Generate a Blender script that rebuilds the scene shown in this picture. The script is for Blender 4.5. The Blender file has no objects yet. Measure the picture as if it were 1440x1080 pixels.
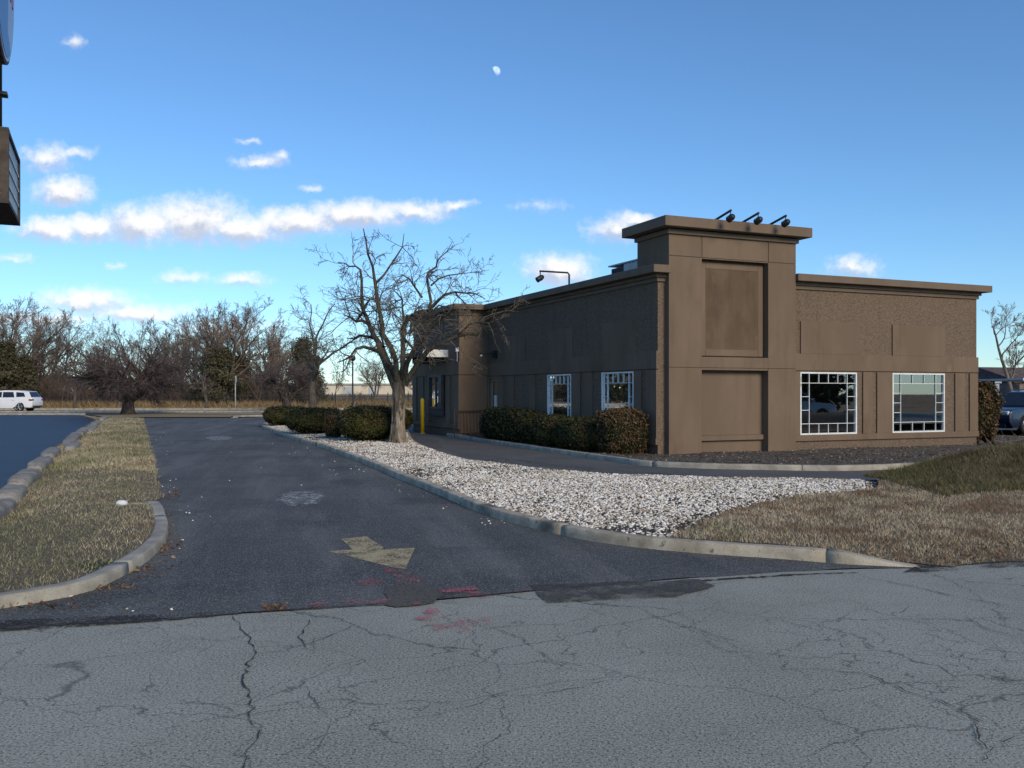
import bpy, bmesh, math, random
import numpy as np
from mathutils import Vector, Matrix
from mathutils.geometry import delaunay_2d_cdt

S = bpy.context.scene
C = bpy.data.collections.new("place"); S.collection.children.link(C)
R = math.radians
F = 1290.0          # focal length in photo pixels
CAM_H = 1.6

# ------------------------------------------------------------------ camera
cam_d = bpy.data.cameras.new("camera"); cam = bpy.data.objects.new("camera", cam_d); C.objects.link(cam)
cam.location = (0, 0, CAM_H); cam.rotation_euler = (R(90), 0, 0)
cam_d.sensor_width = 36; cam_d.lens = F / 1440 * 36
cam_d.shift_y = 12.0 / 1440
cam_d.clip_start = 0.05; cam_d.clip_end = 9000
S.camera = cam

# ------------------------------------------------------------------ light
SUN_AZ = R(148)     # measured from +Y towards +X : behind the camera, to its right
SUN_EL = R(27)
sun_dir = Vector((math.sin(SUN_AZ) * math.cos(SUN_EL), math.cos(SUN_AZ) * math.cos(SUN_EL), math.sin(SUN_EL)))
sd = bpy.data.lights.new("sun", 'SUN'); sun = bpy.data.objects.new("sun", sd); C.objects.link(sun)
sd.energy = 2.22; sd.angle = R(24); sd.color = (1.0, 0.84, 0.60)
sun.rotation_euler = sun_dir.to_track_quat('Z', 'Y').to_euler()
S.view_settings.view_transform = 'Standard'; S.view_settings.look = 'None'
S.view_settings.gamma = 1; S.view_settings.exposure = 0.40

# ------------------------------------------------------------------ node helpers
def N(nt, t, ins=None, **at):
    n = nt.nodes.new(t)
    for k, v in at.items(): setattr(n, k, v)
    for k, v in (ins or {}).items():
        s = n.inputs[k]
        if isinstance(v, bpy.types.NodeSocket): nt.links.new(v, s)
        else: s.default_value = v
    return n
def M(nt, op, a, b=None, c=None, clamp=False):
    i = {0: a}
    if b is not None: i[1] = b
    if c is not None: i[2] = c
    return N(nt, 'ShaderNodeMath', i, operation=op, use_clamp=clamp).outputs[0]
def VM(nt, op, a, b=None, c=None):
    i = {0: a}
    if b is not None: i[1] = b
    if c is not None: i[2] = c
    n = N(nt, 'ShaderNodeVectorMath', i, operation=op)
    return n.outputs['Value'] if op in ('LENGTH', 'DOT_PRODUCT') else n.outputs[0]
def MR(nt, x, a, b, lo=0.0, hi=1.0, smooth=True):
    return N(nt, 'ShaderNodeMapRange', {0: x, 1: a, 2: b, 3: lo, 4: hi}, interpolation_type='SMOOTHSTEP' if smooth else 'LINEAR').outputs[0]
def c4(c): return (c[0], c[1], c[2], 1)
def MIX(nt, f, a, b, mode='MIX'):
    n = nt.nodes.new('ShaderNodeMix'); n.data_type = 'RGBA'; n.blend_type = mode
    for i, v in ((0, f), (6, a), (7, b)):
        if isinstance(v, bpy.types.NodeSocket): nt.links.new(v, n.inputs[i])
        else: n.inputs[i].default_value = c4(v) if i > 0 and not isinstance(v, float) else v
    return n.outputs[2]
def NOISE(nt, vec, scale, detail=4, rough=0.55, dist=0.0):
    return N(nt, 'ShaderNodeTexNoise', {'Vector': vec, 'Scale': scale, 'Detail': detail, 'Roughness': rough, 'Distortion': dist}).outputs[0]

# ------------------------------------------------------------------ world: sky with small clouds
W = bpy.data.worlds.new("World"); S.world = W; W.use_nodes = True
nt = W.node_tree; nt.nodes.clear()
sky = N(nt, 'ShaderNodeTexSky', sky_type='NISHITA', sun_disc=False, sun_elevation=SUN_EL, sun_rotation=SUN_AZ,
        altitude=0, air_density=1.0, dust_density=0.0, ozone_density=6.0)
SKY_TINT = (0.82, 0.95, 1.0)
tint = MIX(nt, 1.0, sky.outputs[0], SKY_TINT, 'MULTIPLY')
bg = N(nt, 'ShaderNodeBackground', {'Color': tint, 'Strength': 0.116})
gen = N(nt, 'ShaderNodeTexCoord').outputs['Generated']
sep = N(nt, 'ShaderNodeSeparateXYZ', {0: gen})
fy = M(nt, 'MAXIMUM', sep.outputs[1], 0.02)
# direction on the plane one metre north, in units of photo pixels / 1000
pu = M(nt, 'MULTIPLY', M(nt, 'DIVIDE', sep.outputs[0], fy), F / 1000)
pv = M(nt, 'MULTIPLY', M(nt, 'DIVIDE', sep.outputs[2], fy), F / 1000)
P = N(nt, 'ShaderNodeCombineXYZ', {0: pu, 1: pv, 2: 0.0}).outputs[0]
CL = [(75,322,62,16),(130,322,52,18),(200,316,74,24),(272,311,84,29),(340,322,84,20),(420,312,84,17),(500,303,92,17),(585,297,64,12),(640,289,32,8),
      (90,270,50,19),(68,222,44,18),(112,215,32,10),(365,227,46,10),(396,217,18,8),(435,264,20,6),(340,394,40,11),(258,391,40,10),
      (120,424,80,16),(190,440,100,14),(20,362,30,9),(160,375,15,7),(868,322,48,18),(897,310,28,10),(785,379,54,20),(1200,376,44,14),(103,58,16,10),(350,200,20,5),
      (60,450,120,14),(300,462,140,12),(760,290,44,9)]
AMP = {25: .55, 26: .5, 29: .35, 14: .55, 20: .5, 19: .5, 16: .6, 15: .75, 27: .6, 28: .4, 10: .7, 11: .6, 12: .65, 13: .6, 17: .9, 18: .8, 8: .7, 7: .85, 21: .75, 24: .7}
warp = N(nt, 'ShaderNodeTexNoise', {'Vector': P, 'Scale': 34.0, 'Detail': 5.0, 'Roughness': 0.6}).outputs[1]
warp = VM(nt, 'MULTIPLY', VM(nt, 'SUBTRACT', warp, (0.5, 0.5, 0.5)), (0.038, 0.024, 0.0))
PW = VM(nt, 'ADD', P, warp)
def cloud_field(vec):
    acc = None
    for i, (u, v, a, b) in enumerate(CL):
        cx, cy = (u - 720) / 1000, (552 - v) / 1000; b *= 1.22 if b >= 12 else 1.0
        ia, ib = 1000 / (a * 1.25), 1000 / (b * 1.35)
        q = VM(nt, 'MULTIPLY_ADD', vec, (ia, ib, 0), (-cx * ia, -cy * ib, 0))
        d = M(nt, 'SUBTRACT', 1.0, VM(nt, 'LENGTH', q))
        d = M(nt, 'MULTIPLY', M(nt, 'MAXIMUM', d, -1.0), AMP.get(i, 1.0)) if i in AMP else d
        acc = d if acc is None else N(nt, 'ShaderNodeMath', {0: acc, 1: d, 2: 0.12}, operation='SMOOTH_MAX').outputs[0]
    return acc
f0 = cloud_field(PW)
f1 = cloud_field(VM(nt, 'ADD', PW, (0.004, 0.011, 0.0)))
puff = NOISE(nt, P, 60.0, 8, 0.62)
wisp = M(nt, 'MULTIPLY', M(nt, 'SUBTRACT', puff, 0.5), 0.75)
dens = MR(nt, M(nt, 'ADD', f0, wisp), 0.0, 0.80)
dens = M(nt, 'MULTIPLY', dens, MR(nt, sep.outputs[1], 0.1, 0.3))
grey = MR(nt, M(nt, 'ADD', M(nt, 'SUBTRACT', f1, f0), M(nt, 'ADD', M(nt, 'MULTIPLY', M(nt, 'SUBTRACT', puff, 0.5), -0.9), M(nt, 'MULTIPLY', M(nt, 'SUBTRACT', NOISE(nt, P, 17.0, 5, 0.6), 0.5), -0.9))), -0.30, 0.34)
ccol = MIX(nt, grey, (0.80, 0.79, 0.78), (0.44, 0.47, 0.56))
bgc = N(nt, 'ShaderNodeBackground', {'Color': ccol, 'Strength': 1.0})
mx = N(nt, 'ShaderNodeMixShader', {0: M(nt, 'MULTIPLY', dens, 0.95), 1: bg.outputs[0], 2: bgc.outputs[0]})
N(nt, 'ShaderNodeOutputWorld', {0: mx.outputs[0]})
try: W.cycles.sampling_method = 'MANUAL'; W.cycles.sample_map_resolution = 512
except Exception: pass

# ------------------------------------------------------------------ materials
def mat(name, cols, scale=5.0, detail=5, rough=0.8, bump=None, stretch=None, coord='pos', rnd=0.0, spec=0.3, big=None, speck=None, lo=0.35, hi=0.65, metal=0.0, streaks=None):
    """cols: two colours mixed by noise; big: (colour, scale, lo, hi) blotches; speck: (colour, scale, lo, hi) grains; bump: [(scale, strength, distance)]"""
    m = bpy.data.materials.new(name); m.use_nodes = True
    t = m.node_tree; t.nodes.clear()
    vec = N(t, 'ShaderNodeNewGeometry').outputs['Position'] if coord == 'pos' else N(t, 'ShaderNodeTexCoord').outputs['Object']
    if stretch: vec = VM(t, 'MULTIPLY', vec, stretch)
    col = MIX(t, MR(t, NOISE(t, vec, scale, detail), lo, hi), cols[0], cols[1])
    if big:
        for (bc, bs, b0, b1) in (big if isinstance(big, list) else [big]):
            col = MIX(t, MR(t, NOISE(t, vec, bs, 5, 0.6), b0, b1), col, bc)
    if speck:
        for (sc_, ss, s0, s1) in (speck if isinstance(speck, list) else [speck]):
            col = MIX(t, MR(t, NOISE(t, vec, ss, 2, 0.7), s0, s1), col, sc_)
    if streaks:
        (kc, ks, k0, k1, ka) = streaks
        col = MIX(t, M(t, 'MULTIPLY', MR(t, NOISE(t, VM(t, 'MULTIPLY', N(t, 'ShaderNodeNewGeometry').outputs['Position'], ks), 1.0, 5, 0.65), k0, k1), ka), col, MIX(t, 1.0, col, kc, 'MULTIPLY'))
    if rnd:
        r = N(t, 'ShaderNodeNewGeometry').outputs['Random Per Island']
        k = M(t, 'MULTIPLY_ADD', r, 2 * rnd, 1 - rnd)
        g = N(t, 'ShaderNodeCombineColor', {0: k, 1: k, 2: k}).outputs[0]
        col = MIX(t, 1.0, col, g, 'MULTIPLY')
    b = N(t, 'ShaderNodeBsdfPrincipled', {'Base Color': col, 'Roughness': rough, 'Specular IOR Level': spec, 'Metallic': metal})
    nrm = None
    for (bs, st, di) in (bump or []):
        i = {'Height': NOISE(t, vec, bs, 4, 0.6), 'Strength': st, 'Distance': di}
        if nrm is not None: i['Normal'] = nrm
        nrm = N(t, 'ShaderNodeBump', i).outputs[0]
    if nrm is not None: t.links.new(nrm, b.inputs['Normal'])
    N(t, 'ShaderNodeOutputMaterial', {0: b.outputs[0]})
    return m

MT = {}
def asphalt(name, c1, c2, grain, grain_lo, crack=0.0, thin=None, rough=0.85, spec=0.3, streak=None, stains=None, aggregate=(0.24, 0.25, 0.26)):
    m = bpy.data.materials.new(name); m.use_nodes = True
    t = m.node_tree; t.nodes.clear()
    pos = N(t, 'ShaderNodeNewGeometry').outputs['Position']
    col = MIX(t, MR(t, NOISE(t, pos, 0.55, 6, 0.62), 0.35, 0.66), c1, c2)
    if streak:
        sv = VM(t, 'MULTIPLY', N(t, 'ShaderNodeVectorRotate', {'Vector': pos, 'Angle': streak[0]}, rotation_type='Z_AXIS').outputs[0], streak[1])
        col = MIX(t, M(t, 'MULTIPLY', MR(t, NOISE(t, sv, 1.0, 5, 0.6), 0.42, 0.68), streak[3]), col, streak[2])
    for (sc_, ss, s0, s1, amt) in (stains or []):
        col = MIX(t, M(t, 'MULTIPLY', MR(t, NOISE(t, pos, ss, 6, 0.65), s0, s1), amt), col, sc_)
    g1 = NOISE(t, pos, grain, 2, 0.8)
    col = MIX(t, MR(t, g1, grain_lo, grain_lo + 0.16), col, aggregate)
    g2 = NOISE(t, VM(t, 'ADD', pos, (7.3, 2.1, 0)), grain * 0.8, 2, 0.8)
    col = MIX(t, MR(t, g2, 0.50, 0.64), col, MIX(t, 1.0, col, (0.28, 0.28, 0.29), 'MULTIPLY'))
    h = g1
    if crack:
        w = N(t, 'ShaderNodeTexNoise', {'Vector': pos, 'Scale': 1.9, 'Detail': 4.0, 'Roughness': 0.6}).outputs[1]
        pw = VM(t, 'ADD', pos, VM(t, 'MULTIPLY', VM(t, 'SUBTRACT', w, (0.5, 0.5, 0.5)), (0.62, 0.62, 0.0)))
        for (vs, wd, mk0, mk1, mo) in ((0.55, 0.0055, 0.30, 0.52, 0.0), (1.25, 0.009, 0.44, 0.58, 5.0), (3.2, 0.017, 0.50, 0.62, 11.0)):
            v = N(t, 'ShaderNodeTexVoronoi', {'Vector': pw, 'Scale': vs}, feature='DISTANCE_TO_EDGE').outputs['Distance']
            mk = MR(t, NOISE(t, VM(t, 'ADD', pos, (mo, mo, 0)), 0.42, 3, 0.6), mk0, mk1)
            line = M(t, 'MULTIPLY', MR(t, v, 0.0, wd * 1.1, 1.0, 0.0), mk)
            line = M(t, 'MULTIPLY', line, crack)
            col = MIX(t, line, col, (0.022, 0.022, 0.024))
            h = M(t, 'SUBTRACT', h, M(t, 'MULTIPLY', line, 0.35))
    b = N(t, 'ShaderNodeBsdfPrincipled', {'Base Color': col, 'Roughness': rough, 'Specular IOR Level': spec})
    nb = N(t, 'ShaderNodeBump', {'Height': h, 'Strength': 0.5, 'Distance': 0.006})
    t.links.new(nb.outputs[0], b.inputs['Normal'])
    if thin: t.links.new(MR(t, M(t, 'MULTIPLY_ADD', NOISE(t, pos, 70, 2, 0.8), 0.4, M(t, 'MULTIPLY', NOISE(t, pos, 3.0, 5, 0.7), 0.6)), thin[0], thin[1], thin[2], 1.0), b.inputs['Alpha'])
    N(t, 'ShaderNodeOutputMaterial', {0: b.outputs[0]})
    return m

MT['road'] = asphalt('road_asphalt', (0.272, 0.274, 0.230), (0.342, 0.344, 0.292), 85, 0.54, crack=0.55, stains=[((0.13, 0.13, 0.13), 0.35, 0.60, 0.72, 0.5)], aggregate=(0.62, 0.62, 0.56))
MT['drive'] = asphalt('driveway_asphalt', (0.058, 0.060, 0.057), (0.092, 0.093, 0.087), 70, 0.53, streak=(R(-12), (1.4, 0.16, 1), (0.150, 0.146, 0.140), 0.75),
                      stains=[((0.033, 0.034, 0.037), 0.5, 0.52, 0.66, 0.7)], aggregate=(0.34, 0.345, 0.34))
MT['lane'] = asphalt('lane_asphalt', (0.100, 0.101, 0.098), (0.140, 0.140, 0.136), 90, 0.60, streak=(R(-23), (0.12, 2.0, 1), (0.12, 0.122, 0.13), 0.5), aggregate=(0.24, 0.24, 0.24))
MT['lot'] = asphalt('sealed_asphalt', (0.011, 0.015, 0.028), (0.017, 0.022, 0.038), 90, 0.66, rough=0.55, spec=0.5, streak=(0, (0.10, 1.1, 1), (0.028, 0.036, 0.06), 0.6), aggregate=(0.05, 0.06, 0.08))
MT['rlot'] = asphalt('worn_asphalt', (0.060, 0.060, 0.062), (0.11, 0.108, 0.105), 40, 0.60, aggregate=(0.2, 0.2, 0.2))
MT['farroad'] = mat('far_concrete_road', ((0.30, 0.27, 0.22), (0.24, 0.21, 0.17)), 0.5, stretch=(0.1, 1, 1), rough=0.9)
MT['patch'] = asphalt('patch_asphalt', (0.090, 0.078, 0.066), (0.112, 0.098, 0.083), 80, 0.56, aggregate=(0.17, 0.16, 0.15))
MT['patch_worn'] = asphalt('worn_patch_asphalt', (0.070, 0.067, 0.060), (0.092, 0.088, 0.080), 80, 0.56, thin=(0.40, 0.58, 0.15), aggregate=(0.22, 0.21, 0.20))
MT['crack'] = mat('crack_dark', ((0.038, 0.036, 0.035), (0.085, 0.080, 0.076)), 20, rough=0.95, spec=0.1)
MT['concrete'] = mat('kerb_concrete', ((0.27, 0.25, 0.205), (0.42, 0.39, 0.325)), 3.0, 8, 0.9, [(90, 0.5, 0.006), (7, 0.4, 0.015)], big=[((0.17, 0.155, 0.125), 1.3, 0.56, 0.72), ((0.13, 0.11, 0.08), 9, 0.62, 0.74)], speck=((0.09, 0.085, 0.075), 130, 0.58, 0.70))
MT['kerbdark'] = mat('kerb_concrete_weathered', ((0.33, 0.285, 0.215), (0.50, 0.44, 0.345)), 3.0, 8, 0.9, [(90, 0.5, 0.006), (7, 0.4, 0.015)], big=[((0.12, 0.112, 0.09), 1.3, 0.54, 0.70), ((0.10, 0.10, 0.07), 9, 0.60, 0.72)], speck=((0.07, 0.07, 0.06), 130, 0.58, 0.70))
MT['boulder'] = mat('kerbstone_rock', ((0.21, 0.195, 0.17), (0.31, 0.29, 0.255)), 4.0, 8, 0.9, [(30, 0.7, 0.02), (5, 0.7, 0.05)], big=((0.13, 0.12, 0.10), 2.0, 0.55, 0.7))
MT['soil'] = mat('dark_soil', ((0.040, 0.034, 0.028), (0.085, 0.072, 0.058)), 8, 7, 0.95, [(40, 0.9, 0.03)])
MT['mulch'] = mat('mulch', ((0.065, 0.054, 0.044), (0.17, 0.145, 0.12)), 14, 7, 0.95, [(30, 1.0, 0.05), (6, 0.8, 0.08)], big=((0.02, 0.018, 0.016), 1.6, 0.55, 0.68))
MT['turf'] = mat('dormant_turf', ((0.125, 0.100, 0.066), (0.21, 0.172, 0.112)), 18, 7, 0.95, [(60, 0.9, 0.03)], big=[((0.052, 0.066, 0.024), 0.45, 0.60, 0.70)], speck=((0.05, 0.038, 0.024), 60, 0.56, 0.66))
MT['field'] = mat('winter_field', ((0.21, 0.155, 0.09), (0.31, 0.235, 0.14)), 0.5, 7, 0.95, [(3, 0.8, 0.2)], stretch=(0.35, 1, 1), big=((0.10, 0.075, 0.045), 0.15, 0.52, 0.66))

def grass_mat(name, straw, straw2, green, gscale, g0, g1, red=None):
    m = bpy.data.materials.new(name); m.use_nodes = True
    t = m.node_tree; t.nodes.clear()
    geo = N(t, 'ShaderNodeNewGeometry'); pos = geo.outputs['Position']; r = geo.outputs['Random Per Island']
    col = MIX(t, r, straw, straw2)
    col = MIX(t, MR(t, NOISE(t, pos, 2.2, 4), 0.40, 0.64), col, MIX(t, 1.0, col, (0.62, 0.56, 0.50), 'MULTIPLY'))
    gm = M(t, 'ADD', NOISE(t, VM(t, 'MULTIPLY', pos, (1.0, 0.45, 1.0)), gscale, 4, 0.6), M(t, 'MULTIPLY', M(t, 'SUBTRACT', r, 0.5), 0.16))
    col = MIX(t, MR(t, gm, g0, g1), col, MIX(t, M(t, 'MULTIPLY', r, 0.5), green, straw))
    if red: col = MIX(t, MR(t, M(t, 'ADD', NOISE(t, pos, 1.1, 4), M(t, 'MULTIPLY', r, 0.14)), 0.60, 0.72), col, red)
    d = N(t, 'ShaderNodeBsdfPrincipled', {'Base Color': col, 'Roughness': 0.75, 'Specular IOR Level': 0.2})
    tr = N(t, 'ShaderNodeBsdfTranslucent', {'Color': col})
    s = N(t, 'ShaderNodeMixShader', {0: 0.25, 1: d.outputs[0], 2: tr.outputs[0]})
    N(t, 'ShaderNodeOutputMaterial', {0: s.outputs[0]})
    return m
MT['blade'] = grass_mat('dormant_grass', (0.80, 0.69, 0.47), (0.29, 0.225, 0.138), (0.115, 0.13, 0.040), 0.45, 0.42, 0.53)
MT['blade_r'] = grass_mat('brown_grass', (0.78, 0.65, 0.45), (0.27, 0.205, 0.135), (0.10, 0.12, 0.040), 0.7, 0.58, 0.67, red=(0.26, 0.165, 0.10))
MT['blade_g'] = grass_mat('mound_grass', (0.29, 0.245, 0.13), (0.105, 0.088, 0.042), (0.105, 0.102, 0.036), 0.8, 0.44, 0.66)
MT['reed'] = grass_mat('tall_dry_grass', (0.46, 0.34, 0.185), (0.27, 0.18, 0.09), (0.32, 0.24, 0.11), 0.3, 0.5, 0.7)

STU = dict(rough=0.92, spec=0.15, streaks=((0.74, 0.73, 0.72), (5.0, 5.0, 0.30), 0.48, 0.74, 0.5))
MT['stucco'] = mat('smooth_brown_stucco', ((0.160, 0.116, 0.083), (0.190, 0.138, 0.099)), 1.1, 7, bump=[(140, 0.25, 0.003), (9, 0.15, 0.01)], big=[((0.125, 0.088, 0.062), 0.8, 0.55, 0.75), ((0.205, 0.155, 0.115), 2.6, 0.64, 0.82)], stretch=(1, 1, 0.45), **STU)
MT['stucco_field'] = mat('weathered_brown_stucco', ((0.112, 0.077, 0.050), (0.150, 0.105, 0.072)), 1.6, 8, bump=[(120, 0.3, 0.004)], big=[((0.098, 0.069, 0.047), 1.1, 0.5, 0.7), ((0.20, 0.155, 0.115), 3.0, 0.62, 0.76)], stretch=(1, 1, 0.6), **STU)
MT['rough'] = mat('rough_brown_stucco', ((0.128, 0.094, 0.069), (0.196, 0.145, 0.107)), 20, 5, bump=[(20, 1.0, 0.019), (70, 0.6, 0.006)], stretch=(0.8, 0.8, 1.7), lo=0.38, hi=0.62, **STU)  # browns darken the hollows: painted shade for weak bump contrast, plus crevice dirt
MT['cornice'] = mat('cornice_brown', ((0.140, 0.101, 0.070), (0.168, 0.121, 0.085)), 1.5, 6, bump=[(140, 0.2, 0.003)], big=((0.13, 0.10, 0.08), 2.0, 0.6, 0.75), stretch=(1, 1, 0.3), rough=0.75, spec=0.3)
MT['white'] = mat('white_paint', ((0.66, 0.67, 0.66), (0.76, 0.77, 0.76)), 6, rough=0.5, big=((0.45, 0.44, 0.42), 9, 0.64, 0.78))
MT['doorbrown'] = mat('door_brown_paint', ((0.26, 0.17, 0.11), (0.32, 0.21, 0.14)), 6, rough=0.6)
MT['black'] = mat('black_metal', ((0.012, 0.013, 0.016), (0.022, 0.023, 0.027)), 8, rough=0.5, spec=0.4)
MT['black2'] = mat('dark_panel', ((0.024, 0.024, 0.027), (0.032, 0.032, 0.036)), 3, rough=0.6)
MT['galv'] = mat('grey_sheet_metal', ((0.34, 0.37, 0.38), (0.44, 0.47, 0.48)), 4, rough=0.5, big=((0.26, 0.27, 0.27), 2, 0.6, 0.75))
MT['roof'] = mat('roof_membrane', ((0.18, 0.18, 0.18), (0.26, 0.26, 0.26)), 1, rough=0.9)
MT['yellow'] = mat('yellow_paint', ((0.60, 0.40, 0.012), (0.70, 0.48, 0.02)), 5, rough=0.55, big=((0.34, 0.22, 0.02), 7, 0.64, 0.76))
MT['rust'] = mat('rusty_brown_rail', ((0.10, 0.052, 0.034), (0.15, 0.08, 0.05)), 20, rough=0.7)
MT['inwall'] = mat('interior_wall', ((0.55, 0.56, 0.54), (0.64, 0.65, 0.63)), 2, rough=0.9)
MT['infloor'] = mat('interior_floor', ((0.06, 0.05, 0.045), (0.09, 0.08, 0.07)), 3, rough=0.6)
MT['booth'] = mat('booth_vinyl', ((0.06, 0.025, 0.025), (0.09, 0.035, 0.03)), 3, rough=0.5)
MT['paper'] = mat('paper_white', ((0.72, 0.72, 0.70), (0.80, 0.80, 0.78)), 10, rough=0.8)
MT['bark'] = mat('grey_bark', ((0.060, 0.050, 0.040), (0.135, 0.115, 0.090)), 6, 7, 0.95, [(22, 1.0, 0.03), (7, 0.8, 0.05)], stretch=(2.2, 2.2, 0.5), lo=0.3, hi=0.7)
MT['twig'] = mat('twig_bark', ((0.080, 0.067, 0.055), (0.185, 0.158, 0.130)), 3, 4, 0.95, rnd=0.45)
MT['twigp'] = mat('purple_twig_bark', ((0.080, 0.062, 0.060), (0.155, 0.122, 0.118)), 2, 4, 0.95, rnd=0.4)
MT['barkd'] = mat('dark_bark', ((0.036, 0.030, 0.027), (0.085, 0.070, 0.062)), 5, 6, 0.95, [(14, 1.0, 0.06)], stretch=(1.5, 1.5, 0.5))
MT['wbark'] = mat('woodland_bark', ((0.115, 0.090, 0.074), (0.205, 0.168, 0.138)), 0.8, 5, 0.95, [(4, 0.8, 0.08)])
MT['wtwig'] = mat('woodland_twig', ((0.145, 0.115, 0.098), (0.26, 0.208, 0.175)), 0.5, 4, 0.95, rnd=0.4)
MT['brush'] = mat('brush_twig', ((0.050, 0.038, 0.032), (0.125, 0.092, 0.073)), 0.12, 4, 0.95, rnd=0.45)

def bark_main():
    m = mat('scarred_bark', ((0.040, 0.034, 0.027), (0.150, 0.128, 0.098)), 7, 7, 0.95, [(20, 1.0, 0.05), (6, 0.9, 0.06)], stretch=(2.4, 2.4, 0.45), lo=0.3, hi=0.7)
    t = m.node_tree; b = [n for n in t.nodes if n.type == 'BSDF_PRINCIPLED'][0]
    src = b.inputs['Base Color'].links[0].from_socket
    ob = N(t, 'ShaderNodeTexCoord').outputs['Object']
    sp = N(t, 'ShaderNodeSeparateXYZ', {0: ob})
    n = NOISE(t, VM(t, 'MULTIPLY', ob, (3.2, 3.2, 0.8)), 1.5, 5, 0.6)
    z = sp.outputs[2]
    msk = M(t, 'MULTIPLY', MR(t, n, 0.43, 0.50), MR(t, z, 1.15, 1.75, 1.0, 0.0))
    n2 = NOISE(t, VM(t, 'MULTIPLY', ob, (14, 14, 1.2)), 1.5, 4, 0.6)
    col = MIX(t, msk, src, MIX(t, MR(t, n2, 0.35, 0.65), (0.22, 0.17, 0.125), (0.44, 0.38, 0.31)))
    moss = M(t, 'MULTIPLY', MR(t, NOISE(t, ob, 2.5, 4), 0.5, 0.62), MR(t, z, 1.6, 2.6, 0.0, 0.55))
    col = MIX(t, moss, col, (0.085, 0.085, 0.045))
    t.links.new(col, b.inputs['Base Color'])
    return m
MT['barkmain'] = bark_main()

def leaf_mat(name, c1, c2, c3, rough=0.6, tl=0.2):
    m = bpy.data.materials.new(name); m.use_nodes = True
    t = m.node_tree; t.nodes.clear()
    geo = N(t, 'ShaderNodeNewGeometry'); r = geo.outputs['Random Per Island']
    col = MIX(t, r, c1, c2)
    col = MIX(t, MR(t, M(t, 'ADD', NOISE(t, geo.outputs['Position'], 2.4, 3), M(t, 'MULTIPLY', r, 0.12)), 0.56, 0.68), col, c3)
    d = N(t, 'ShaderNodeBsdfPrincipled', {'Base Color': col, 'Roughness': rough, 'Specular IOR Level': 0.25})
    tr = N(t, 'ShaderNodeBsdfTranslucent', {'Color': col})
    s = N(t, 'ShaderNodeMixShader', {0: tl, 1: d.outputs[0], 2: tr.outputs[0]})
    N(t, 'ShaderNodeOutputMaterial', {0: s.outputs[0]})
    return m
MT['yew'] = leaf_mat('yew_leaf', (0.028, 0.033, 0.010), (0.105, 0.100, 0.030), (0.080, 0.060, 0.024))
MT['brownleaf'] = leaf_mat('bronze_leaf', (0.075, 0.042, 0.022), (0.19, 0.115, 0.054), (0.06, 0.058, 0.022))
MT['pine'] = leaf_mat('far_evergreen', (0.050, 0.055, 0.028), (0.120, 0.112, 0.060), (0.150, 0.108, 0.064))
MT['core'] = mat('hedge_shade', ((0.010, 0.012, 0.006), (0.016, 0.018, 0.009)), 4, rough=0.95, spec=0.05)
MT['litter'] = leaf_mat('dry_leaf', (0.16, 0.085, 0.045), (0.30, 0.20, 0.11), (0.11, 0.055, 0.03))
MT['stone'] = None

def stone_mat():
    m = bpy.data.materials.new('marble_chip'); m.use_nodes = True
    t = m.node_tree; t.nodes.clear()
    geo = N(t, 'ShaderNodeNewGeometry'); r = geo.outputs['Random Per Island']
    ramp = N(t, 'ShaderNodeValToRGB', {0: r})
    e = ramp.color_ramp.elements
    e[0].position = 0.0; e[0].color = (0.16, 0.13, 0.10, 1); e[1].position = 1.0; e[1].color = (0.88, 0.85, 0.79, 1)
    for p, c in ((0.10, (0.28, 0.21, 0.15, 1)), (0.22, (0.50, 0.43, 0.34, 1)), (0.50, (0.74, 0.70, 0.63, 1))):
        x = e.new(p); x.color = c
    col = MIX(t, MR(t, NOISE(t, geo.outputs['Position'], 45, 3), 0.5, 0.7), ramp.outputs[0], MIX(t, 1.0, ramp.outputs[0], (0.72, 0.68, 0.62), 'MULTIPLY'))
    col = MIX(t, M(t, 'MULTIPLY', MR(t, NOISE(t, geo.outputs['Position'], 0.8, 5), 0.52, 0.66), 0.6), col, MIX(t, 1.0, col, (0.62, 0.56, 0.44), 'MULTIPLY'))
    b = N(t, 'ShaderNodeBsdfPrincipled', {'Base Color': col, 'Roughness': 0.8, 'Specular IOR Level': 0.25})
    N(t, 'ShaderNodeOutputMaterial', {0: b.outputs[0]})
    return m
MT['stone'] = stone_mat()

def paint_mat(name, c, scale, a0, a1):
    """thin worn paint or residue: the surface below shows through where it has worn off"""
    m = bpy.data.materials.new(name); m.use_nodes = True
    t = m.node_tree; t.nodes.clear()
    pos = N(t, 'ShaderNodeNewGeometry').outputs['Position']
    a = MR(t, M(t, 'MULTIPLY_ADD', NOISE(t, pos, 60, 2, 0.8), 0.55, M(t, 'MULTIPLY', NOISE(t, pos, scale, 5, 0.7), 0.45)), a0, a1)
    col = MIX(t, NOISE(t, pos, 9, 4), c, [x * 0.7 for x in c])
    b = N(t, 'ShaderNodeBsdfPrincipled', {'Base Color': col, 'Roughness': 0.85, 'Specular IOR Level': 0.2, 'Alpha': a})
    N(t, 'ShaderNodeOutputMaterial', {0: b.outputs[0]})
    return m
MT['arrow'] = paint_mat('faded_yellow_paint', (0.48, 0.40, 0.24), 4, 0.40, 0.53)
MT['pink'] = paint_mat('pink_marking_spray', (0.56, 0.15, 0.18), 7, 0.485, 0.61)
MT['residue'] = paint_mat('white_residue', (0.62, 0.64, 0.66), 8, 0.515, 0.56)
MT['dirt'] = paint_mat('dark_dirt', (0.045, 0.040, 0.036), 2.0, 0.47, 0.58)
MT['dusty'] = paint_mat('pale_grit', (0.26, 0.235, 0.19), 2.5, 0.50, 0.66)

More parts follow.
